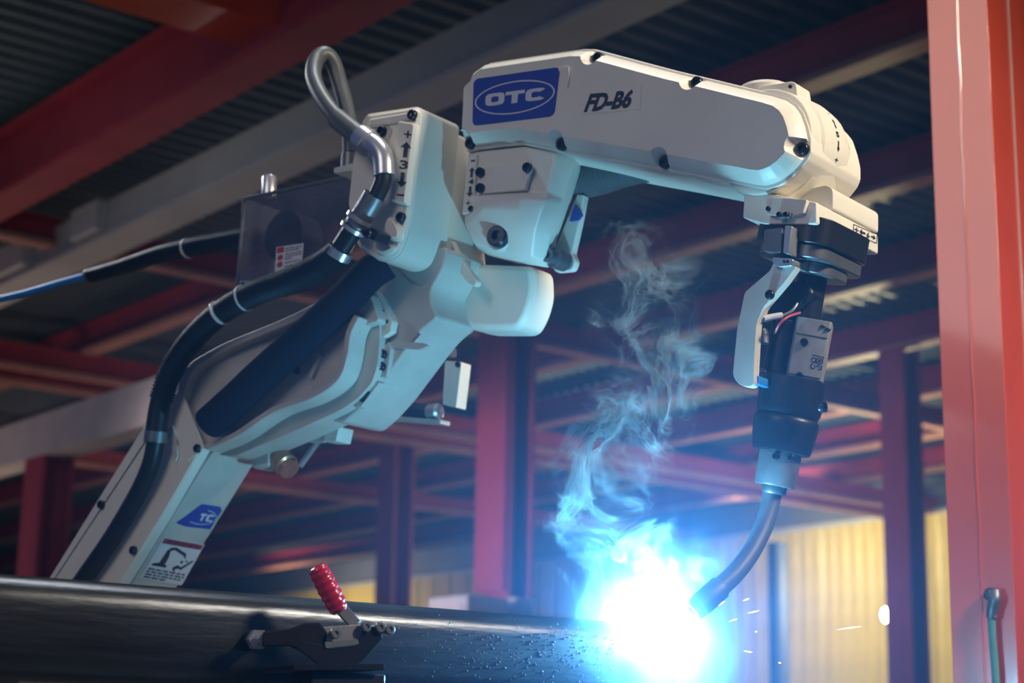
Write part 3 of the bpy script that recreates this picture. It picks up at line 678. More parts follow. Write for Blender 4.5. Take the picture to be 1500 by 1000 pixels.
FD = -.028
def radial(p, c, r):
    v_ = V(((p - c).dot(RU), (p - c).z)); l_ = v_.length
    return p if l_ >= r else p + (RU * v_.x + Z * v_.y) * ((r - l_) / max(l_, 1e-5))
BOLTS = [(691, 211), (825, 213), (976, 239), (1178, 219), (1023, 122), (878, 86)]
r0, r1, r2, r3 = ring_pairs(FO, FD, (.0045, .0085, .0215), .0025)
sh_ = lambda ring, d: [p + RN * (d - FD) for p in ring]
A1, A2, A3 = sh_(r1, -.026), sh_(r2, -.015), sh_(r3, 0.0)
for px, py in BOLTS:
    cc_ = L(px, py, FD); A1 = notch(A1, cc_, .0115); A2 = notch(A2, cc_, .0135)
    A3 = [radial(p, L(px, py, FD), .0195) for p in A3]
vv, ff = loft([sh_(r0, -.0335), sh_(r0, FD - .0015), sh_(r1, FD), A1, A2, A3])
fc = obj('side_cover', vv, ff, M['cream'], fa, smooth=28, bevel=.0015, segs=1)
for px, py in BOLTS: bolt(fc, L(px, py, FD), RN, .0100)
# rib across the cover behind the badge
Mesh().add(slab([(817, 100), (833, 96), (834, 112), (830, 130)], .004, -.002, 4)).build('rib', M['cream'], fc, bevel=.002)
# logo badge
LQ = ((692, 184.5), (812, 170), (821, 98), (694, 116))
def rq(r_=.06, n=5, asp=1.9):
    o = []
    for cx_, cy_, a_ in ((1 - r_, 1 - r_ * asp, 0), (r_, 1 - r_ * asp, 90), (r_, r_ * asp, 180), (1 - r_, r_ * asp, 270)):
        for k in range(n + 1): t = R(a_ + 90 * k / n); o.append((cx_ + r_ * math.cos(t), cy_ + r_ * asp * math.sin(t)))
    return o
FZ = .0003
dcl('logo_badge', [poly2(rq())], LQ, FZ, M['blue'], fc, .0005, 'blue logo badge with white lettering in an oval')
dcl('badge_ring', [strip2(ell(.5, .49, .475, .345, 56), ell(.5, .49, .457, .318, 56))], LQ, FZ, M['white'], fc, .001)
dcl('lettering', [glyphO(.155, .375, .385, .635), glyphT(.395, .37, .62, .625), glyphC(.635, .365, .865, .62)], LQ, FZ, M['white'], fc, .001)
dcl('type_label', [poly2([(0, 0), (1, 0), (1, 1), (0, 1)])], ((849, 168), (938, 160), (940, 125.5), (855, 132.5)), FZ, M['cream'], fc, .0003)
dcl('type_lettering', [sub(text2d('FD-B6', .22, .045), 0, 0, 1, 1)], ((855, 165), (924, 158), (928.5, 130.5), (861, 137)), FZ, M['ink'], fc, .0009)
# rounded wrist housing at the far end of the forearm
cw0 = L(1116, 206, -.034)
def cap_ring(d, k, grow=0):
    o = []
    for i in range(48):
        t = 2 * math.pi * i / 48
        o.append(cw0 + RN * (d + .034) + RU * (k * math.cos(t)) + Z * (k * math.sin(t)))
    return o
kr = (L(1189, 206, -.034) - cw0).dot(RU)
Mesh().add(loft([cap_ring(-.036, kr * .94), cap_ring(-.038, kr * .97), cap_ring(-.060, kr * 1.0), cap_ring(-.068, kr * .985), cap_ring(-.072, kr * 1.03), cap_ring(-.120, kr * 1.06), cap_ring(-.150, kr * 1.03), cap_ring(-.170, kr * .95), cap_ring(-.182, kr * .8), cap_ring(-.186, kr * .5)])).build('wrist_housing', M['cream'], fa, smooth=40)
tp0 = cw0 + Z * (kr * 1.0)
Mesh().add(slab([(1110, 132), (1112, 126), (1160, 119), (1166, 122), (1170, 150), (1112, 160)], -.070, -.115, 3)).build('top_boss', M['cream'], fa, bevel=.003)
bolt(fa, L(1158, 127, -.0695), RN, .003)
Mesh().add(lathe(L(1120, 158, -.12), Z, ((0, .045), (.028, .045), (.034, .04)), 24)).build('cap_disc', M['cream_dimmed'], fa)
# axis marking on the housing's end
def capP(ang, d, k=1.062): return cw0 + RN * (d + .034) + RU * (kr * k * math.cos(R(ang))) + Z * (kr * k * math.sin(R(ang)))
g = Mesh()
def cap_patch(a0_, a1_, d0, d1, n=4):
    a = [capP(a0_ + (a1_ - a0_) * i / n, d0) for i in range(n + 1)] + [capP(a1_ - (a1_ - a0_) * i / n, d1) for i in range(n + 1)]
    g.add((a, [tuple(range(len(a)))]))
def cap_shape(vf, a0_, a1_, d0, d1):                             # unit-square shape wrapped on the round end: x across, y up
    g.add(([capP(a0_ + (a1_ - a0_) * y_, d0 + (d1 - d0) * x_) for x_, y_ in vf[0]], vf[1]))
for sh2, a0_, a1_, d0, d1 in ((poly2([(.1, .3), (.9, .5), (.9, .7), (.1, .5)]), 32, 37, -.109, -.117), (up_arrow(0, 1), 16, 27, -.105, -.119), (sub(text2d('5', 0, .03), 0, 0, 1, 1), 6, 12, -.107, -.117), (dn_arrow(0, 1), -9, 2, -.105, -.119), (plus(.5, .5, .5, .5), -19, -15, -.107, -.117)):
    cap_shape(sh2, a0_, a1_, d0, d1)
g.build('axis_marking', M['ink'], fa, smooth=0)
# ---- neck under the forearm's rear end
NK = [[(686, 223, -.034), (700, 221, -.034), (768, 213, -.034), (812, 221, -.04), (842, 229, -.075), (852, 236, -.14), (780, 240, -.20), (690, 240, -.20)],
      [(685, 240, -.036), (700, 240, -.036), (768, 240, -.036), (812, 240, -.042), (840, 246, -.075), (850, 252, -.14), (780, 256, -.20), (690, 256, -.20)],
      [(683, 283, -.037), (702, 284, -.036), (768, 282, -.038), (802, 284, -.048), (825, 290, -.085), (837, 294, -.14), (770, 300, -.20), (688, 296, -.20)],
      [(682, 292, -.037), (703, 291, -.014), (764, 290, -.014), (800, 292, -.034), (822, 296, -.080), (834, 300, -.14), (768, 308, -.20), (687, 304, -.20)],
      [(681, 304, -.037), (707, 306, -.016), (758, 307, -.017), (794, 308, -.040), (816, 312, -.084), (828, 318, -.14), (764, 322, -.20), (686, 318, -.20)],
      [(681, 330, -.038), (709, 330, -.036), (752, 332, -.036), (784, 337, -.056), (806, 344, -.092), (816, 351, -.14), (760, 352, -.20), (686, 340, -.20)],
      [(692, 354, -.046), (716, 362, -.060), (750, 370, -.062), (778, 376, -.076), (799, 382, -.104), (811, 385, -.14), (758, 380, -.19), (700, 366, -.19)],
      [(712, 366, -.070), (728, 372, -.080), (752, 380, -.084), (776, 386, -.094), (797, 391, -.112), (805, 392, -.135), (760, 386, -.17), (716, 374, -.17)]]
nk = Mesh().add(loft([LP(r_) for r_ in NK])).build('neck', M['cream'], rb, bevel=.004, smooth=50)
Mesh().add(slab_cham([(686, 228, 2), (700, 226, 2), (694, 312, 2), (677, 314, 2)], -.030, -.032, -.045, .002, 2)).build('marking_strip', M['cream'], nk)
dcl('axis_marking', [poly2([(.3, .90), (.75, .90), (.75, .93), (.3, .93)]), up_arrow(.62, .80), sub(text2d('4', 0, .03), .25, .50, .8, .59), dn_arrow(.28, .46), plus(.45, .17, .22, .035)], ((677, 312), (694, 311), (700, 228), (687, 229)), -.030, M['ink'], nk)
bolt(nk, L(691, 306, -.030), RN, .0055)
ap = Mesh().add(slab_cham([(701, 246, 3), (769, 239, 4), (778, 244, 4), (769, 278, 3), (703, 284, 3)], -.028, -.029, -.036, .001, 3)).build('access_plate', M['cream'], nk)
for px, py in ((705, 253), (705, 276), (774, 246)): bolt(ap, L(px, py, -.028), RN, .0088)
Mesh().add(lathe(L(735, 350, -.058), RN + RU * .25, ((0, .0195), (.022, .0195), (.026, .016), (.026, .009), (.012, .008)), 20)).build('oil_plug', M['bolt'], nk)
Mesh().add(lathe(L(735, 350, -.062), RN + RU * .25, ((0, .024), (.016, .024)), 20)).build('plug_seat', M['cream'], nk)
nb = Mesh().add(slab([(845, 284, 2), (856, 285, 2), (849, 322), (838, 370), (843, 382), (838, 396, 5), (812, 398, 4), (806, 380)], -.155, -.17, 4)).build('rear_bracket', M['cream'], rb, bevel=.002)
Mesh().add(lathe(L(826, 383, -.150), RN, ((0, .018), (.03, .018), (.034, .0125), (.05, .0125), (.05, .006), (.04, .005)), 20)).build('pin', M['gunmetal'], nb)
Mesh().add(slab([(842, 298), (852, 314), (846, 322), (834, 324)], -.150, -.156, 1)).build('bracket_mark', M['blue'], nb)
# bellows between the forearm and the neck
bl = [L(846, 262, -.17), L(880, 258, -.17), L(915, 250, -.17), L(950, 246, -.17), L(985, 243, -.17)]
Mesh().add(tube(bl, lambda t: .036 * (1 - .45 * t), 20, 8, ribs=(.0052, .0022))).build('bellows', M['greyhose'], rb, label='grey ribbed bellows')
# ---- wrist
wx = [(1093, 284, 5), (1108, 276, 5), (1170, 282, 5), (1196, 300, 8), (1194, 325, 4), (1118, 322, 4), (1090, 306, 3)]
cu0, cu1 = L(1092, 300, -.03), L(1197, 312, -.03)
wb_ = Mesh().add(slab([(1090, 284, 4), (1112, 280), (1196, 296, 4), (1196, 328, 5), (1120, 328, 5), (1088, 319, 4)], -.045, -.25, 4)).build('wrist_body', M['cream'], rb, bevel=.012, segs=4)
Mesh().add(slab([(1119, 288, 3), (1182, 292, 3), (1176, 312, 4), (1150, 318, 4), (1124, 314, 4)], -.036, -.046, 3)).build('front_lug', M['cream'], wb_, bevel=.003)
for px, py in ((1126, 306),): bolt(wb_, L(px, py, -.036), RN, .004)
Mesh().add(slab([(1136, 312), (1158, 310), (1156, 318), (1138, 319)], -.028, -.037, 2)).build('connector', M['gunmetal'], wb_, bevel=.001)
for px in (1142, 1152): bolt(wb_, L(px, 314.5, -.028), RN, .0045)
top = L(1208, 286, -.10)
Mesh().add(slab([(1140, 312), (1146, 286, 5), (1210, 271, 5), (1220, 277, 5), (1220, 307), (1140, 304)], -.095, -.248, 5)).build('wrist_cap', M['cream'], wb_, bevel=.010, segs=3)
# marking on the right end of the wrist body
we = cu1; WN = RU
def WE(px, py): return on_plane(px, py, L(1196, 315, -.045), RU, .0004)
ws = [WE(1249, 329), WE(1283, 345), WE(1284, 356), WE(1249, 339)]
wq = (WE(1249, 341), WE(1284, 357), WE(1285, 343), WE(1250, 328))
decal('marking_label', [strip2([(0, 0), (1, 0), (1, 1), (0, 1)], [(.02, .07), (.98, .07), (.98, .93), (.02, .93)])], wq, RU, M['ink'], wb_, .0006)
decal('axis_marking', [plus(.14, .5, .09, .28), poly2([(.26, .5), (.36, .85), (.36, .62), (.50, .62), (.50, .38), (.36, .38), (.36, .15)]), sub(text2d('6', 0, .02), .56, .2, .68, .8), poly2([(.74, .42), (.84, .42), (.84, .2), (.94, .5), (.84, .8), (.84, .58), (.74, .58)])], wq, RU, M['ink'], wb_, .0006)
# tool axis
T0, T1 = L(1206, 322, -.135), L(1134, 716, -.135)
TA = (T1 - T0).normalized(); TL_ = (T1 - T0).length
def tp(k): return T0 + TA * (TL_ * k)                              # 0 at the wrist, 1 at the neck's collar
def tk(py): return (py - 322) / (716 - 322)
TXv = (RU - TA * RU.dot(TA)).normalized(); TYv = TA.cross(TXv).normalized()
if TYv.dot(RN) < 0: TYv = -TYv
def toolslab(k0, k1, hx0, hx1, hy0, hy1, rr_=.012, n=5, ax=None, ay=None):   # rounded block around the tool axis, hx along the arm, hy towards the side
    rings = []; ax = ax or TXv; ay = ay or TYv
    for k in (k0, k1):
        o = []
        for cx_, cy_, a_ in ((hx1 - rr_, hy1 - rr_, 0), (hx0 + rr_, hy1 - rr_, 90), (hx0 + rr_, hy0 + rr_, 180), (hx1 - rr_, hy0 + rr_, 270)):
            for j in range(n + 1):
                t = R(a_ + 90 * j / n); o.append(tp(k) + ax * (cx_ + rr_ * math.cos(t)) + ay * (cy_ + rr_ * math.sin(t)))
        rings.append(o)
    return loft(rings)
Mesh().add(toolslab(tk(334), tk(372), -.075, .055, -.085, .088, .035, 8)).build('flange_ring', M['dark_body'], rb, bevel=.002)
Mesh().add(toolslab(tk(373), tk(392), -.068, .050, -.080, .080, .03, 8)).build('flange_ring', M['gunmetal'], rb, bevel=.002)
Mesh().add(slab([(1119, 336, 3), (1146, 333, 3), (1144, 370, 3), (1117, 368, 3)], -.035, -.09, 4)).build('brake_cover', M['gunmetal'], rb, bevel=.005)
Mesh().add(slab([(1150, 330), (1160, 331), (1155, 372), (1147, 370)], -.025, -.05, 2)).build('band_clip', M['steel'], rb, bevel=.001)
# ================================================================== WELDING TORCH carried by the wrist
tr = empty('welding_torch', tp(1.0), 'welding torch with a bent swan neck hanging from the robot wrist above the arc', 'torch')
Mesh().add(toolslab(tk(393), tk(408), -.060, .045, -.05, .05, .03, 8)).build('mount_plate', M['gunmetal'], tr, bevel=.0015)
bk = Mesh().add(slab([(1134, 383, 4), (1166, 390, 3), (1150, 412), (1118, 450), (1108, 474), (1104, 540, 6), (1104, 566, 8), (1086, 566, 12), (1073, 552, 10), (1080, 480), (1091, 428), (1128, 396)], -.045, -.062, 4)).build('bracket', M['cream_dimmed'], tr, bevel=.003)
Mesh().add(slab([(1131, 376, 3), (1162, 379, 3), (1160, 389, 3), (1140, 391, 3), (1132, 386, 3)], -.035, -.07, 3)).build('bracket_clip', M['steel'], tr, bevel=.002)
for px, py in ((1149, 383), (1154, 383)): bolt(bk, L(px, py, -.0345), RN, .0022)
bolt(bk, L(1129, 432, -.044), RN, .0075)
Mesh().add(toolslab(tk(408), tk(470), -.022, .022, -.022, .022, .018, 6)).build('spindle', M['dark_body'], tr, bevel=.001)
Mesh().add(slab([(1120, 450), (1140, 420), (1180, 405), (1190, 430), (1160, 460), (1128, 476)], -.10, -.14, 6)).build('cable_guard', M['black'], tr, bevel=.006)
# collision sensor block, its lettered face turned to the right
SA = R(27); SX = TXv * math.cos(SA) - TYv * math.sin(SA); SY = TYv * math.cos(SA) + TXv * math.sin(SA)
def sslab(*a, **k): return toolslab(*a, ax=SX, ay=SY, **k)
Mesh().add(sslab(tk(470), tk(556), -.012, .044, -.030, .030, .005, n=3)).build('sensor_box', M['sensor'], tr, bevel=.001, label='grey sensor box with embossed lettering')
Mesh().add(sslab(tk(476), tk(556), -.044, -.010, -.032, .026, .014, n=5)).build('sensor_motor', M['dark_body'], tr, bevel=.002)
for k0, k1, x0, x1 in ((484, 552, -.062, -.046), (500, 540, -.074, -.062)):
    Mesh().add(sslab(tk(k0), tk(k1), x0, x1, -.02, .034, .003, n=3)).build('terminal_block', M['black'], tr, bevel=.001)
def tl(px, py, hy): return on_plane(px, py, tp(.5) + SY * hy, SY)
pl2 = Mesh().add(sslab(tk(497), tk(552), -.009, .041, .0295, .0325, .002, n=2)).build('face_plate', M['sensor'], tr, bevel=.0006)
Mesh().add(sslab(tk(471), tk(494), -.009, .041, .0295, .0322, .002, n=2)).build('face_plate', M['sensor'], tr, bevel=.0006)
for px, py in ((1178, 501), (1171, 551)): bolt(pl2, tl(px, py, .0322), SY, .0062)
for px, py in ((1205, 480), (1212, 484)): bolt(pl2, tl(px, py, .030), -TA, .0045, 'screw')
def seg(p, q, w_):
    d_ = V((q[0] - p[0], q[1] - p[1])).normalized(); nx, ny = -d_.y * w_ / 2, d_.x * w_ / 2
    return poly2([(p[0] + nx, p[1] + ny), (q[0] + nx, q[1] + ny), (q[0] - nx, q[1] - ny), (p[0] - nx, p[1] - ny)])
eq = (tl(1186, 541, .0326), tl(1204, 544, .0326), tl(1208, 522, .0326), tl(1188, 518, .0326))
decal('embossed_logo', [seg((.1, .96), (1.0, .93), .05), seg((.97, .95), (.93, .78), .05), strip2(ell(.26, .64, .22, .17, 20), ell(.26, .64, .15, .11, 20)), strip2(ell(.66, .62, .30, .21, 22), ell(.66, .62, .23, .155, 22)), strip2(ell(.68, .62, .12, .09, 14), ell(.68, .62, .05, .035, 14)),
      open_strip([(.22, .40), (.06, .36), (.04, .14), (.16, .06), (.40, .10)], [(.22, .35), (.12, .32), (.10, .17), (.19, .11), (.40, .15)]), seg((.30, .34), (.46, .22), .05), seg((.46, .22), (.62, .34), .05), seg((.62, .34), (.78, .20), .05), open_strip([(.78, .40), (.97, .34), (.95, .10), (.66, .06)], [(.78, .35), (.90, .31), (.88, .14), (.66, .11)])], eq, SY, M['bolt'], pl2, .0004)
# small plugs, wires
Mesh().add(tube([L(1119, 467, -.06), L(1132, 464, -.07), L(1146, 462, -.08)], .0052, 10, 4)).build('plug', M['white'], tr)
Mesh().add(tube([L(1144, 463, -.08), L(1160, 455, -.09), L(1168, 444, -.10)], .0022, 8, 5)).build('wire', M['steel'], tr)
Mesh().add(tube([L(1135, 488, -.07), L(1142, 474, -.06), L(1154, 464, -.07), L(1172, 458, -.10)], .0022, 8, 6)).build('wire', M['redink'], tr, label='red wire')
for px, py in ((1117, 489), (1119, 503)):
    Mesh().add(lathe(L(px, py, -.075), Z, ((0, .008), (.018, .008), (.02, .006)), 10)).build('connector', M['gunmetal'], tr)
Mesh().add(slab([(1096, 551, 3), (1112, 550, 3), (1112, 563, 3), (1100, 562, 3)], -.055, -.09, 3)).build('cover_cap', M['cable_blue'], tr, bevel=.002)
def px_r(n_px, py): return n_px * (tp(tk(py)) - EYE).length / F / 2 * 1.0
def tlathe(prof, n=32):                                            # (pixel row, pixel width) pairs
    return lathe(T0, TA, [(TL_ * tk(py), px_r(w_, py)) for py, w_ in prof], n)
Mesh().add(tlathe(((556, 88), (558, 95), (561, 95), (600, 95), (606, 93), (611, 88)))).build('shock_sensor', M['dark_body'], tr)
Mesh().add(tlathe(((611, 84), (614, 92), (618, 95), (626, 95), (656, 88), (662, 84), (664, 76)))).build('clamp_housing', M['dark_body'], tr)
bolt(tr, L(1202, 596, -.10), RU, .009)
cl2 = Mesh().add(tlathe(((662, 58), (664, 61), (709, 60), (712, 57)))).build('coupling', M['brushed'], tr, label='bright steel coupling')
for px, py in ((1138, 668), (1160, 670)): bolt(cl2, on_plane(px, py, tp(tk(668)) + TYv * .033, TYv), TYv, .006)
Mesh().add(tlathe(((711, 36), (712, 37), (721, 36), (723, 33)))).build('collar', M['gunmetal'], tr)
def TP(px, py): return on_plane(px, py, tp(1.0), TYv)
NCK = [L(1131, 716, -.135), L(1128, 740, -.132), L(1118, 772, -.118), L(1100, 808, -.092), L(1076, 840, -.06), L(1048, 866, -.028)]
Mesh().add(tube(NCK, .0150, 18, 8)).build('swan_neck', M['torchgrey'], tr)
nz = L(1046, 868, -.026); nd = (L(1012, 898, .004) - nz).normalized()
Mesh().add(lathe(nz - nd * .004, nd, ((-.012, .016), (-.008, .0185), (.032, .0185), (.045, .0165), (.050, .014), (.050, .010), (.02, .009)), 24)).build('nozzle', M['torchgrey'], tr)
Mesh().add(lathe(nz, (ARC - nz), ((.03, .0008), ((ARC - nz).length - .006, .0008)), 8)).build('welding_wire', M['steel'], tr)
# ================================================================== HOSES AND CABLES
# grey loop over the elbow
lp = empty('hose_loop', L(500, 210, .0), 'grey hose looping up above the elbow block, with chrome elbow fittings', 'hose')
def P(*a): return L(*a)
Mesh().add(tube([P(535, 207, .075), P(515, 190, .075), P(490, 168, .07), P(470, 140, .06), P(459, 112, .045), P(463, 88, .025), P(476, 79, .005), P(488, 92, -.012), P(496, 118, -.02), P(506, 155, -.02), P(512, 190, -.02), P(514, 225, -.02)], .0155, 16, 7)).build('hose', M['greyhose'], lp)
Mesh().add(tube([P(494, 174, .072), P(514, 190, .075), P(534, 206, .076)], .0195, 16, 5)).build('cuff', M['greyhose'], lp)
Mesh().add(tube([P(529, 202, .076), P(541, 211, .077)], .0245, 18, 0)).build('hose_clamp', M['steel'], lp)
Mesh().add(tube([P(540, 208, .077), P(552, 216, .077), P(561, 232, .077), P(563, 258, .077)], .019, 18, 7)).build('elbow_fitting', M['steel'], lp, label='chrome elbow fitting')
Mesh().add(lathe(P(547, 198, .05), RN, ((-.01, .01), (.02, .01), (.025, .007)), 12)).build('clamp_screw', M['steel'], lp)
Mesh().add(tube([P(562, 254, .077), P(559, 270, .077), P(550, 290, .078)], .0155, 16, 6)).build('hose_tail', M['black'], lp)
Mesh().add(tube([P(549, 286, .078), P(536, 308, .078), P(521, 330, .078)], .021, 18, 4)).build('sleeve_fitting', M['gunmetal'], lp)
for a_, b_ in (((528, 317), (525, 322)), ((519, 332), (516, 337))):
    Mesh().add(tube([P(a_[0], a_[1], .078), P(b_[0], b_[1], .078)], .0245, 18, 0)).build('hose_clamp', M['steel'], lp)
Mesh().add(slab([(527, 337), (546, 333), (554, 340), (548, 352), (532, 346)], .09, .055, 2)).build('clamp_lug', M['bolt'], lp, bevel=.002)
bolt(lp, P(541, 343, .09), RN, .008)
Mesh().add(tube([P(514, 226, -.02), P(513, 246, -.02)], .018, 14, 0)).build('hose_cuff', M['gunmetal'], lp)
Mesh().add(slab([(489, 246), (522, 238), (524, 248), (489, 254)], .0, -.05, 2)).build('hose_shelf', M['greypaint'], lp, bevel=.002)
# ribbed conduit from the elbow fitting down to the lower arm
rc = empty('ribbed_conduit', L(330, 440, .06), 'black ribbed conduit curving from the elbow fittings down to the lower arm', 'hose')
Mesh().add(tube([P(521, 330, .078), P(508, 350, .076), P(494, 372, .074)], .0185, 16, 4)).build('cuff', M['black'], rc)
Mesh().add(tube([P(500, 366, .074), P(494, 377, .074)], .0235, 18, 0)).build('hose_clamp', M['steel'], rc)
Mesh().add(tube([P(498, 368, .074), P(470, 388, .07), P(425, 410, .066), P(380, 427, .062), P(340, 447, .058), P(300, 478, .054), P(268, 515, .05), P(248, 550, .048), P(236, 585, .046)], .0225, 18, 8, ribs=(.0066, .0030))).build('conduit', M['black'], rc)
for a_, b_ in (((359, 436), (357, 437)), ((323, 458), (321.5, 459.2))):
    Mesh().add(tube([P(*a_, .060), P(*b_, .060)], .0262, 18, 0)).build('cable_tie', M['white'], rc)
Mesh().add(tube([P(238, 578, .046), P(232, 605, .045), P(228, 636, .044)], .0205, 18, 4)).build('cuff', M['black'], rc)
Mesh().add(tube([P(229, 632, .044), P(227, 648, .043)], .0225, 18, 0)).build('hose_clamp', M['gunmetal'], rc)
Mesh().add(tube([P(228, 644, .043), P(222, 675, .038), P(208, 710, .033), P(185, 752, .031), P(157, 797, .030), P(120, 850, .030), P(72, 920, .030)], .0172, 18, 6)).build('hose', M['black'], rc)
# thick sleeve along the lower arm
sv = empty('cable_sleeve', L(430, 520, .03), 'thick dark woven cable sleeve lying in the channel of the lower arm', 'sleeve')
Mesh().add(tube([P(566, 384, -.005), P(540, 402, .01), P(503, 440, .020), P(448, 492, .024), P(394, 539, .026), P(345, 585, .026), P(306, 620, .024)], .0315, 20, 7)).build('sleeve', M['sleeve'], sv)
# feeder box behind the elbow
fb = empty('wire_feeder', L(430, 410, -.12), 'smoky clear wire feeder box behind the elbow block, warning label inside', 'box')
FBX = [(358, 291, 8), (513, 258, 5), (520, 300), (512, 384, 4), (347, 424, 4)]
Mesh().add(slab(FBX, -.105, -.109, 4)).build('front_panel', M['acrylic'], fb)
Mesh().add(slab(FBX, -.215, -.219, 4)).build('rear_panel', M['acrylic'], fb)
fr = [L(x, y, -.107) for x, y, *_ in FBX]
def edge(i, j, r_, nm='edge_strip', mt='gunmetal'):
    Mesh().add(bar(fr[i], fr[j], r_, r_, RN)).build(nm, M[mt], fb, bevel=.0008)
edge(0, 1, .006); edge(4, 0, .006)
Mesh().add(loft([[fr[0] - RN * .002, fr[4] - RN * .002, fr[4] - RN * .11, fr[0] - RN * .11], [p + RU * .003 for p in (fr[0] - RN * .002, fr[4] - RN * .002, fr[4] - RN * .11, fr[0] - RN * .11)]])).build('side_panel', M['acrylic'], fb)
Mesh().add(slab([(366, 414), (512, 378), (512, 384), (366, 420)], -.112, -.21, 1)).build('floor_plate', M['dark_body'], fb)
Mesh().add(lathe(L(430, 350, -.17), RN, ((-.03, .052), (.03, .052)), 24)).build('drive_motor', M['dark_body'], fb)
Mesh().add(slab([(352, 411), (372, 411), (371, 418), (353, 421)], -.103, -.106, 2)).build('hinge', M['steel'], fb, bevel=.0008)
for px, py in ((356, 415), (369, 414)): bolt(fb, L(px, py, -.103), RN, .003)
lq = ((403, 399), (442, 389), (445, 356), (405, 362))
dcl('warning_label', [poly2([(0, 0), (1, 0), (1, 1), (0, 1)])], lq, -.104, M['white'], fb, .0002)
dcl('label_symbols', [poly2([(.03, .74), (.30, .74), (.30, .97), (.03, .97)]), poly2(ell(.17, .55, .11, .12, 14)), poly2(ell(.17, .27, .11, .12, 14))], lq, -.104, M['redink'], fb, .0007)
dcl('label_text', sum((dashes(.36, y0, x1, .045, 40 + k) for k, (y0, x1) in enumerate(((.86, .95), (.76, .85), (.62, .95), (.52, .95), (.42, .6), (.26, .92), (.12, .95)))), []), lq, -.104, M['ink'], fb, .0007)
k0, k1 = L(394, 281, -.15), L(395, 251, -.15)
Mesh().add(lathe(k0, k1 - k0, ((-.01, .0155), (.030, .0155), (.033, .014)), 16)).build('knob', M['steel'], fb)
# blue torch cable with its black sheath
bc = empty('torch_cable', L(200, 385, -.16), 'blue cable in a black sheath running off to the left from the wire feeder box', 'cable')
Mesh().add(tube([L(-60, 451, -.16), L(30, 431, -.16), L(90, 414, -.16), L(134, 402, -.16)], .0085, 12, 6)).build('cable', M['cable_blue'], bc)
Mesh().add(tube([L(130, 404, -.16), L(180, 390, -.16), L(235, 372, -.16), L(285, 361, -.16), L(330, 353, -.16), L(372, 345, -.16)], lambda t: .016 + .006 * min(1, t * 1.6), 14, 6)).build('sheath', M['black'], bc)
Mesh().add(tube([L(274, 364, -.16), L(277, 363, -.16)], .0225, 14, 0)).build('cable_tie', M['white'], bc)
Mesh().add(tube([L(130, 404, -.16), L(133, 403, -.16)], .017, 14, 0)).build('cable_tie', M['gunmetal'], bc)
# ================================================================== ARC, SPARKS, FUME
arc = Mesh().add(lathe(ARC - Z * .007, Z, ((0, .001), (.001, .005), (.006, .008), (.011, .005), (.012, .001)), 16)).build('welding_arc', M['arc'])
thing(arc, 'white-hot welding arc at the end of the square tube, under the torch nozzle', 'arc')
def spark(px0, py0, px1, py1, k):
    a, b_ = on_plane(px0, py0, ARC, PN, .02 + .02 * (k % 3)), on_plane(px1, py1, ARC, PN, .02 + .02 * (k % 3))
    return tube([a, a.lerp(b_, .6), b_], lambda t: .0009 * (1.05 - abs(2 * t - 1)), 6, 0)
g = Mesh(); sr = random.Random(11)
for k, (a, b_, c, d) in enumerate(((1095, 898, 1112, 894), (1068, 910, 1080, 906), (1089, 953, 1102, 955), (1088, 880, 1098, 876), (1226, 922, 1262, 917), (1050, 888, 1062, 880), (1106, 926, 1109, 924), (1140, 970, 1144, 971))):
    g.add(spark(a, b_, c, d, k))
sp = g.build('sparks', M['spark'], None, kind='stuff'); thing(sp, 'few glowing sparks flying to the right of the welding arc', 'sparks')

def volume_mat(name, build, step, color, aniso=0.0):
    mm = bpy.data.materials.new(name); mm.use_nodes = True; nt = mm.node_tree; nt.nodes.clear()
    out = nt.nodes.new('ShaderNodeOutputMaterial'); sc = nt.nodes.new('ShaderNodeVolumeScatter')
    sc.inputs['Color'].default_value = tuple(color) + (1,); sc.inputs['Anisotropy'].default_value = aniso
    ab = nt.nodes.new('ShaderNodeVolumeAbsorption'); ab.inputs['Color'].default_value = tuple(color) + (1,)   # bluish fume: the red it does not scatter it absorbs
    ad = nt.nodes.new('ShaderNodeAddShader'); nt.links.new(sc.outputs[0], ad.inputs[0]); nt.links.new(ab.outputs[0], ad.inputs[1])
    nt.links.new(ad.outputs[0], out.inputs['Volume'])
    dn = build(nt); nt.links.new(dn, sc.inputs['Density']); nt.links.new(dn, ab.inputs['Density'])
    mm.cycles.volume_sampling = 'EQUIANGULAR'; mm.cycles.volume_step_rate = step
    return mm
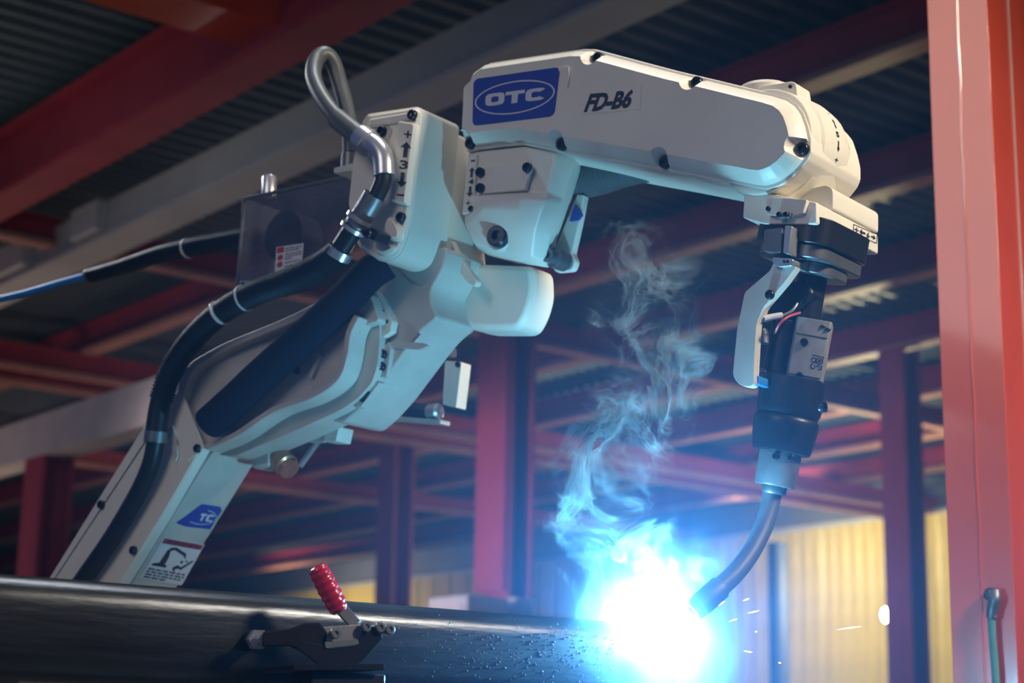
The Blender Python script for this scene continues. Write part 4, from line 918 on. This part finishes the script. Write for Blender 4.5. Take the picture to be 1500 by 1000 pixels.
class G:                                                        # short-hand for building node maths
    def __init__(s, nt): s.nt = nt
    def m(s, op, a, b_=None, c=None, clamp=False):
        n = s.nt.nodes.new('ShaderNodeMath'); n.operation = op; n.use_clamp = clamp
        for i, x in enumerate((a, b_, c)):
            if x is None: continue
            if isinstance(x, (int, float)): n.inputs[i].default_value = x
            else: s.nt.links.new(x, n.inputs[i])
        return n.outputs[0]
    def v(s, op, a, b_=None):
        n = s.nt.nodes.new('ShaderNodeVectorMath'); n.operation = op
        for i, x in enumerate((a, b_)):
            if x is None: continue
            if isinstance(x, (tuple, V)): n.inputs[i].default_value = tuple(x)
            else: s.nt.links.new(x, n.inputs[i])
        return n.outputs['Value'] if op in ('LENGTH', 'DOT_PRODUCT') else n.outputs['Vector']
    def noise(s, vec, scale, detail=2, rough=.5, dist=0.0, out='Fac'):
        n = s.nt.nodes.new('ShaderNodeTexNoise'); s.nt.links.new(vec, n.inputs['Vector'])
        n.inputs['Scale'].default_value = scale; n.inputs['Detail'].default_value = detail; n.inputs['Roughness'].default_value = rough; n.inputs['Distortion'].default_value = dist
        return n.outputs[out]
    def rng(s, x, a, b_, c=0.0, d=1.0, smooth=True):
        n = s.nt.nodes.new('ShaderNodeMapRange'); n.interpolation_type = 'SMOOTHSTEP' if smooth else 'LINEAR'
        s.nt.links.new(x, n.inputs[0])
        for i, x_ in enumerate((a, b_, c, d)): n.inputs[i + 1].default_value = x_
        return n.outputs[0]
    def obj(s): return s.nt.nodes.new('ShaderNodeTexCoord').outputs['Object']
HAZE_R = 1.3
def haze_nodes(nt):
    g = G(nt); r = g.v('LENGTH', g.obj())
    f = g.m('SUBTRACT', 1.0, g.m('DIVIDE', r, HAZE_R), clamp=True)
    return g.m('ADD', g.m('MULTIPLY', g.m('POWER', f, 2.0), 0.26), g.m('MULTIPLY', g.m('POWER', f, 8.0), 0.28))
hz_c = ARC + V((0, 0, 0))
v, f = lathe(V((0, 0, -HAZE_R)), Z, [(HAZE_R - HAZE_R * math.cos(math.pi * i / 16), max(.001, HAZE_R * math.sin(math.pi * i / 16))) for i in range(17)], 24)
hz = obj('haze', v, f, volume_mat('welding_haze', haze_nodes, 1.6, (.15, .44, 1.0)), None, kind='stuff'); hz.location = hz_c
hz['label'] = 'thin blue-lit welding haze hanging around the arc'; hz['category'] = 'haze'
# fume plume: thin curling sheets rising from the arc
PX, PY, PH = .30, .22, .78
def plume_nodes(nt):
    g = G(nt); P0 = g.obj()
    sep = nt.nodes.new('ShaderNodeSeparateXYZ'); nt.links.new(P0, sep.inputs[0]); x, y, z = sep.outputs
    def scaled(vec, k):
        w_ = nt.nodes.new('ShaderNodeVectorMath'); w_.operation = 'MULTIPLY'; nt.links.new(vec, w_.inputs[0]); w_.inputs[1].default_value = k; return w_.outputs[0]
    # the column's centre sways as it rises; a second thread rises beside it near the weld
    cx = g.m('ADD', g.m('MULTIPLY', g.m('SINE', g.m('ADD', g.m('MULTIPLY', z, 8.5), 3.5)), .032), -.040)
    wdt = g.rng(z, 0.0, .20, .066, .100)
    def radius(cx_, k=1.0):
        dx = g.m('DIVIDE', g.m('SUBTRACT', x, cx_), g.m('MULTIPLY', wdt, k)); dy = g.m('DIVIDE', y, g.m('MULTIPLY', wdt, .7 * k))
        return g.m('SQRT', g.m('ADD', g.m('MULTIPLY', dx, dx), g.m('MULTIPLY', dy, dy)))
    rad = radius(cx)
    rad2 = g.m('ADD', radius(.045, .62), g.rng(z, .10, .17, 0.0, 3.0))
    rad = g.m('MINIMUM', rad, rad2)
    P1 = g.v('ADD', P0, scaled(g.v('SUBTRACT', g.noise(P0, 8.0, 1, .5, 0, 'Color'), (.5, .5, .5)), (.17, .17, .17)))
    P2 = g.v('ADD', P1, scaled(g.v('SUBTRACT', g.noise(P1, 24.0, 2, .6, 0, 'Color'), (.5, .5, .5)), (.075, .075, .075)))
    n = g.noise(scaled(P2, (1, 1, .42)), 17.0, 1, .45)
    sheet = g.m('POWER', g.m('SUBTRACT', 1.0, g.m('MULTIPLY', g.m('ABSOLUTE', g.m('SUBTRACT', n, .5)), 30.0), clamp=True), 1.5)
    radn = g.m('ADD', rad, g.m('MULTIPLY', g.m('SUBTRACT', g.noise(P1, 11.0, 1), .5), 1.5))
    mask = g.m('MULTIPLY', g.rng(radn, .40, 1.05, 1.0, 0.0), g.m('MULTIPLY', g.rng(z, .30, .68, 1.0, .0), g.rng(z, -.02, .05, 0.0, 1.0)))
    patch = g.m('MULTIPLY', g.rng(n, .30, .60, .3, 1.0), g.rng(g.noise(P1, 6.5, 1), .40, .58, .06, 1.0))
    dens = g.m('MULTIPLY', mask, g.m('ADD', g.m('MULTIPLY', g.m('MULTIPLY', sheet, patch), SHEET), g.m('MULTIPLY', patch, 1.2)))
    # dense fume right at the arc
    core = g.m('POWER', g.m('SUBTRACT', 1.0, g.m('DIVIDE', g.m('ADD', g.v('LENGTH', P0), g.m('ADD', g.m('MULTIPLY', g.m('SUBTRACT', n, .5), .14), g.m('MULTIPLY', g.m('SUBTRACT', g.noise(P1, 11.0, 1), .5), .20))), .20), clamp=True), 3.5)
    return g.m('ADD', dens, g.m('MULTIPLY', core, 9.0))
SHEET = 210.0
uu_, nn_ = V((1, 0, 0)), V((0, 1, 0))
v, f = box(V((-.02, 0, PH / 2 - .14)), V((1, 0, 0)), V((0, 1, 0)), Z, PX, PY, PH)
pm = obj('smoke', v, f, volume_mat('welding_fume', plume_nodes, 0.18, (.55, .84, 1.0)), None, kind='stuff', smooth=0); pm.location = ARC
pm['label'] = 'curling blue-white welding smoke rising from the arc'; pm['category'] = 'smoke'
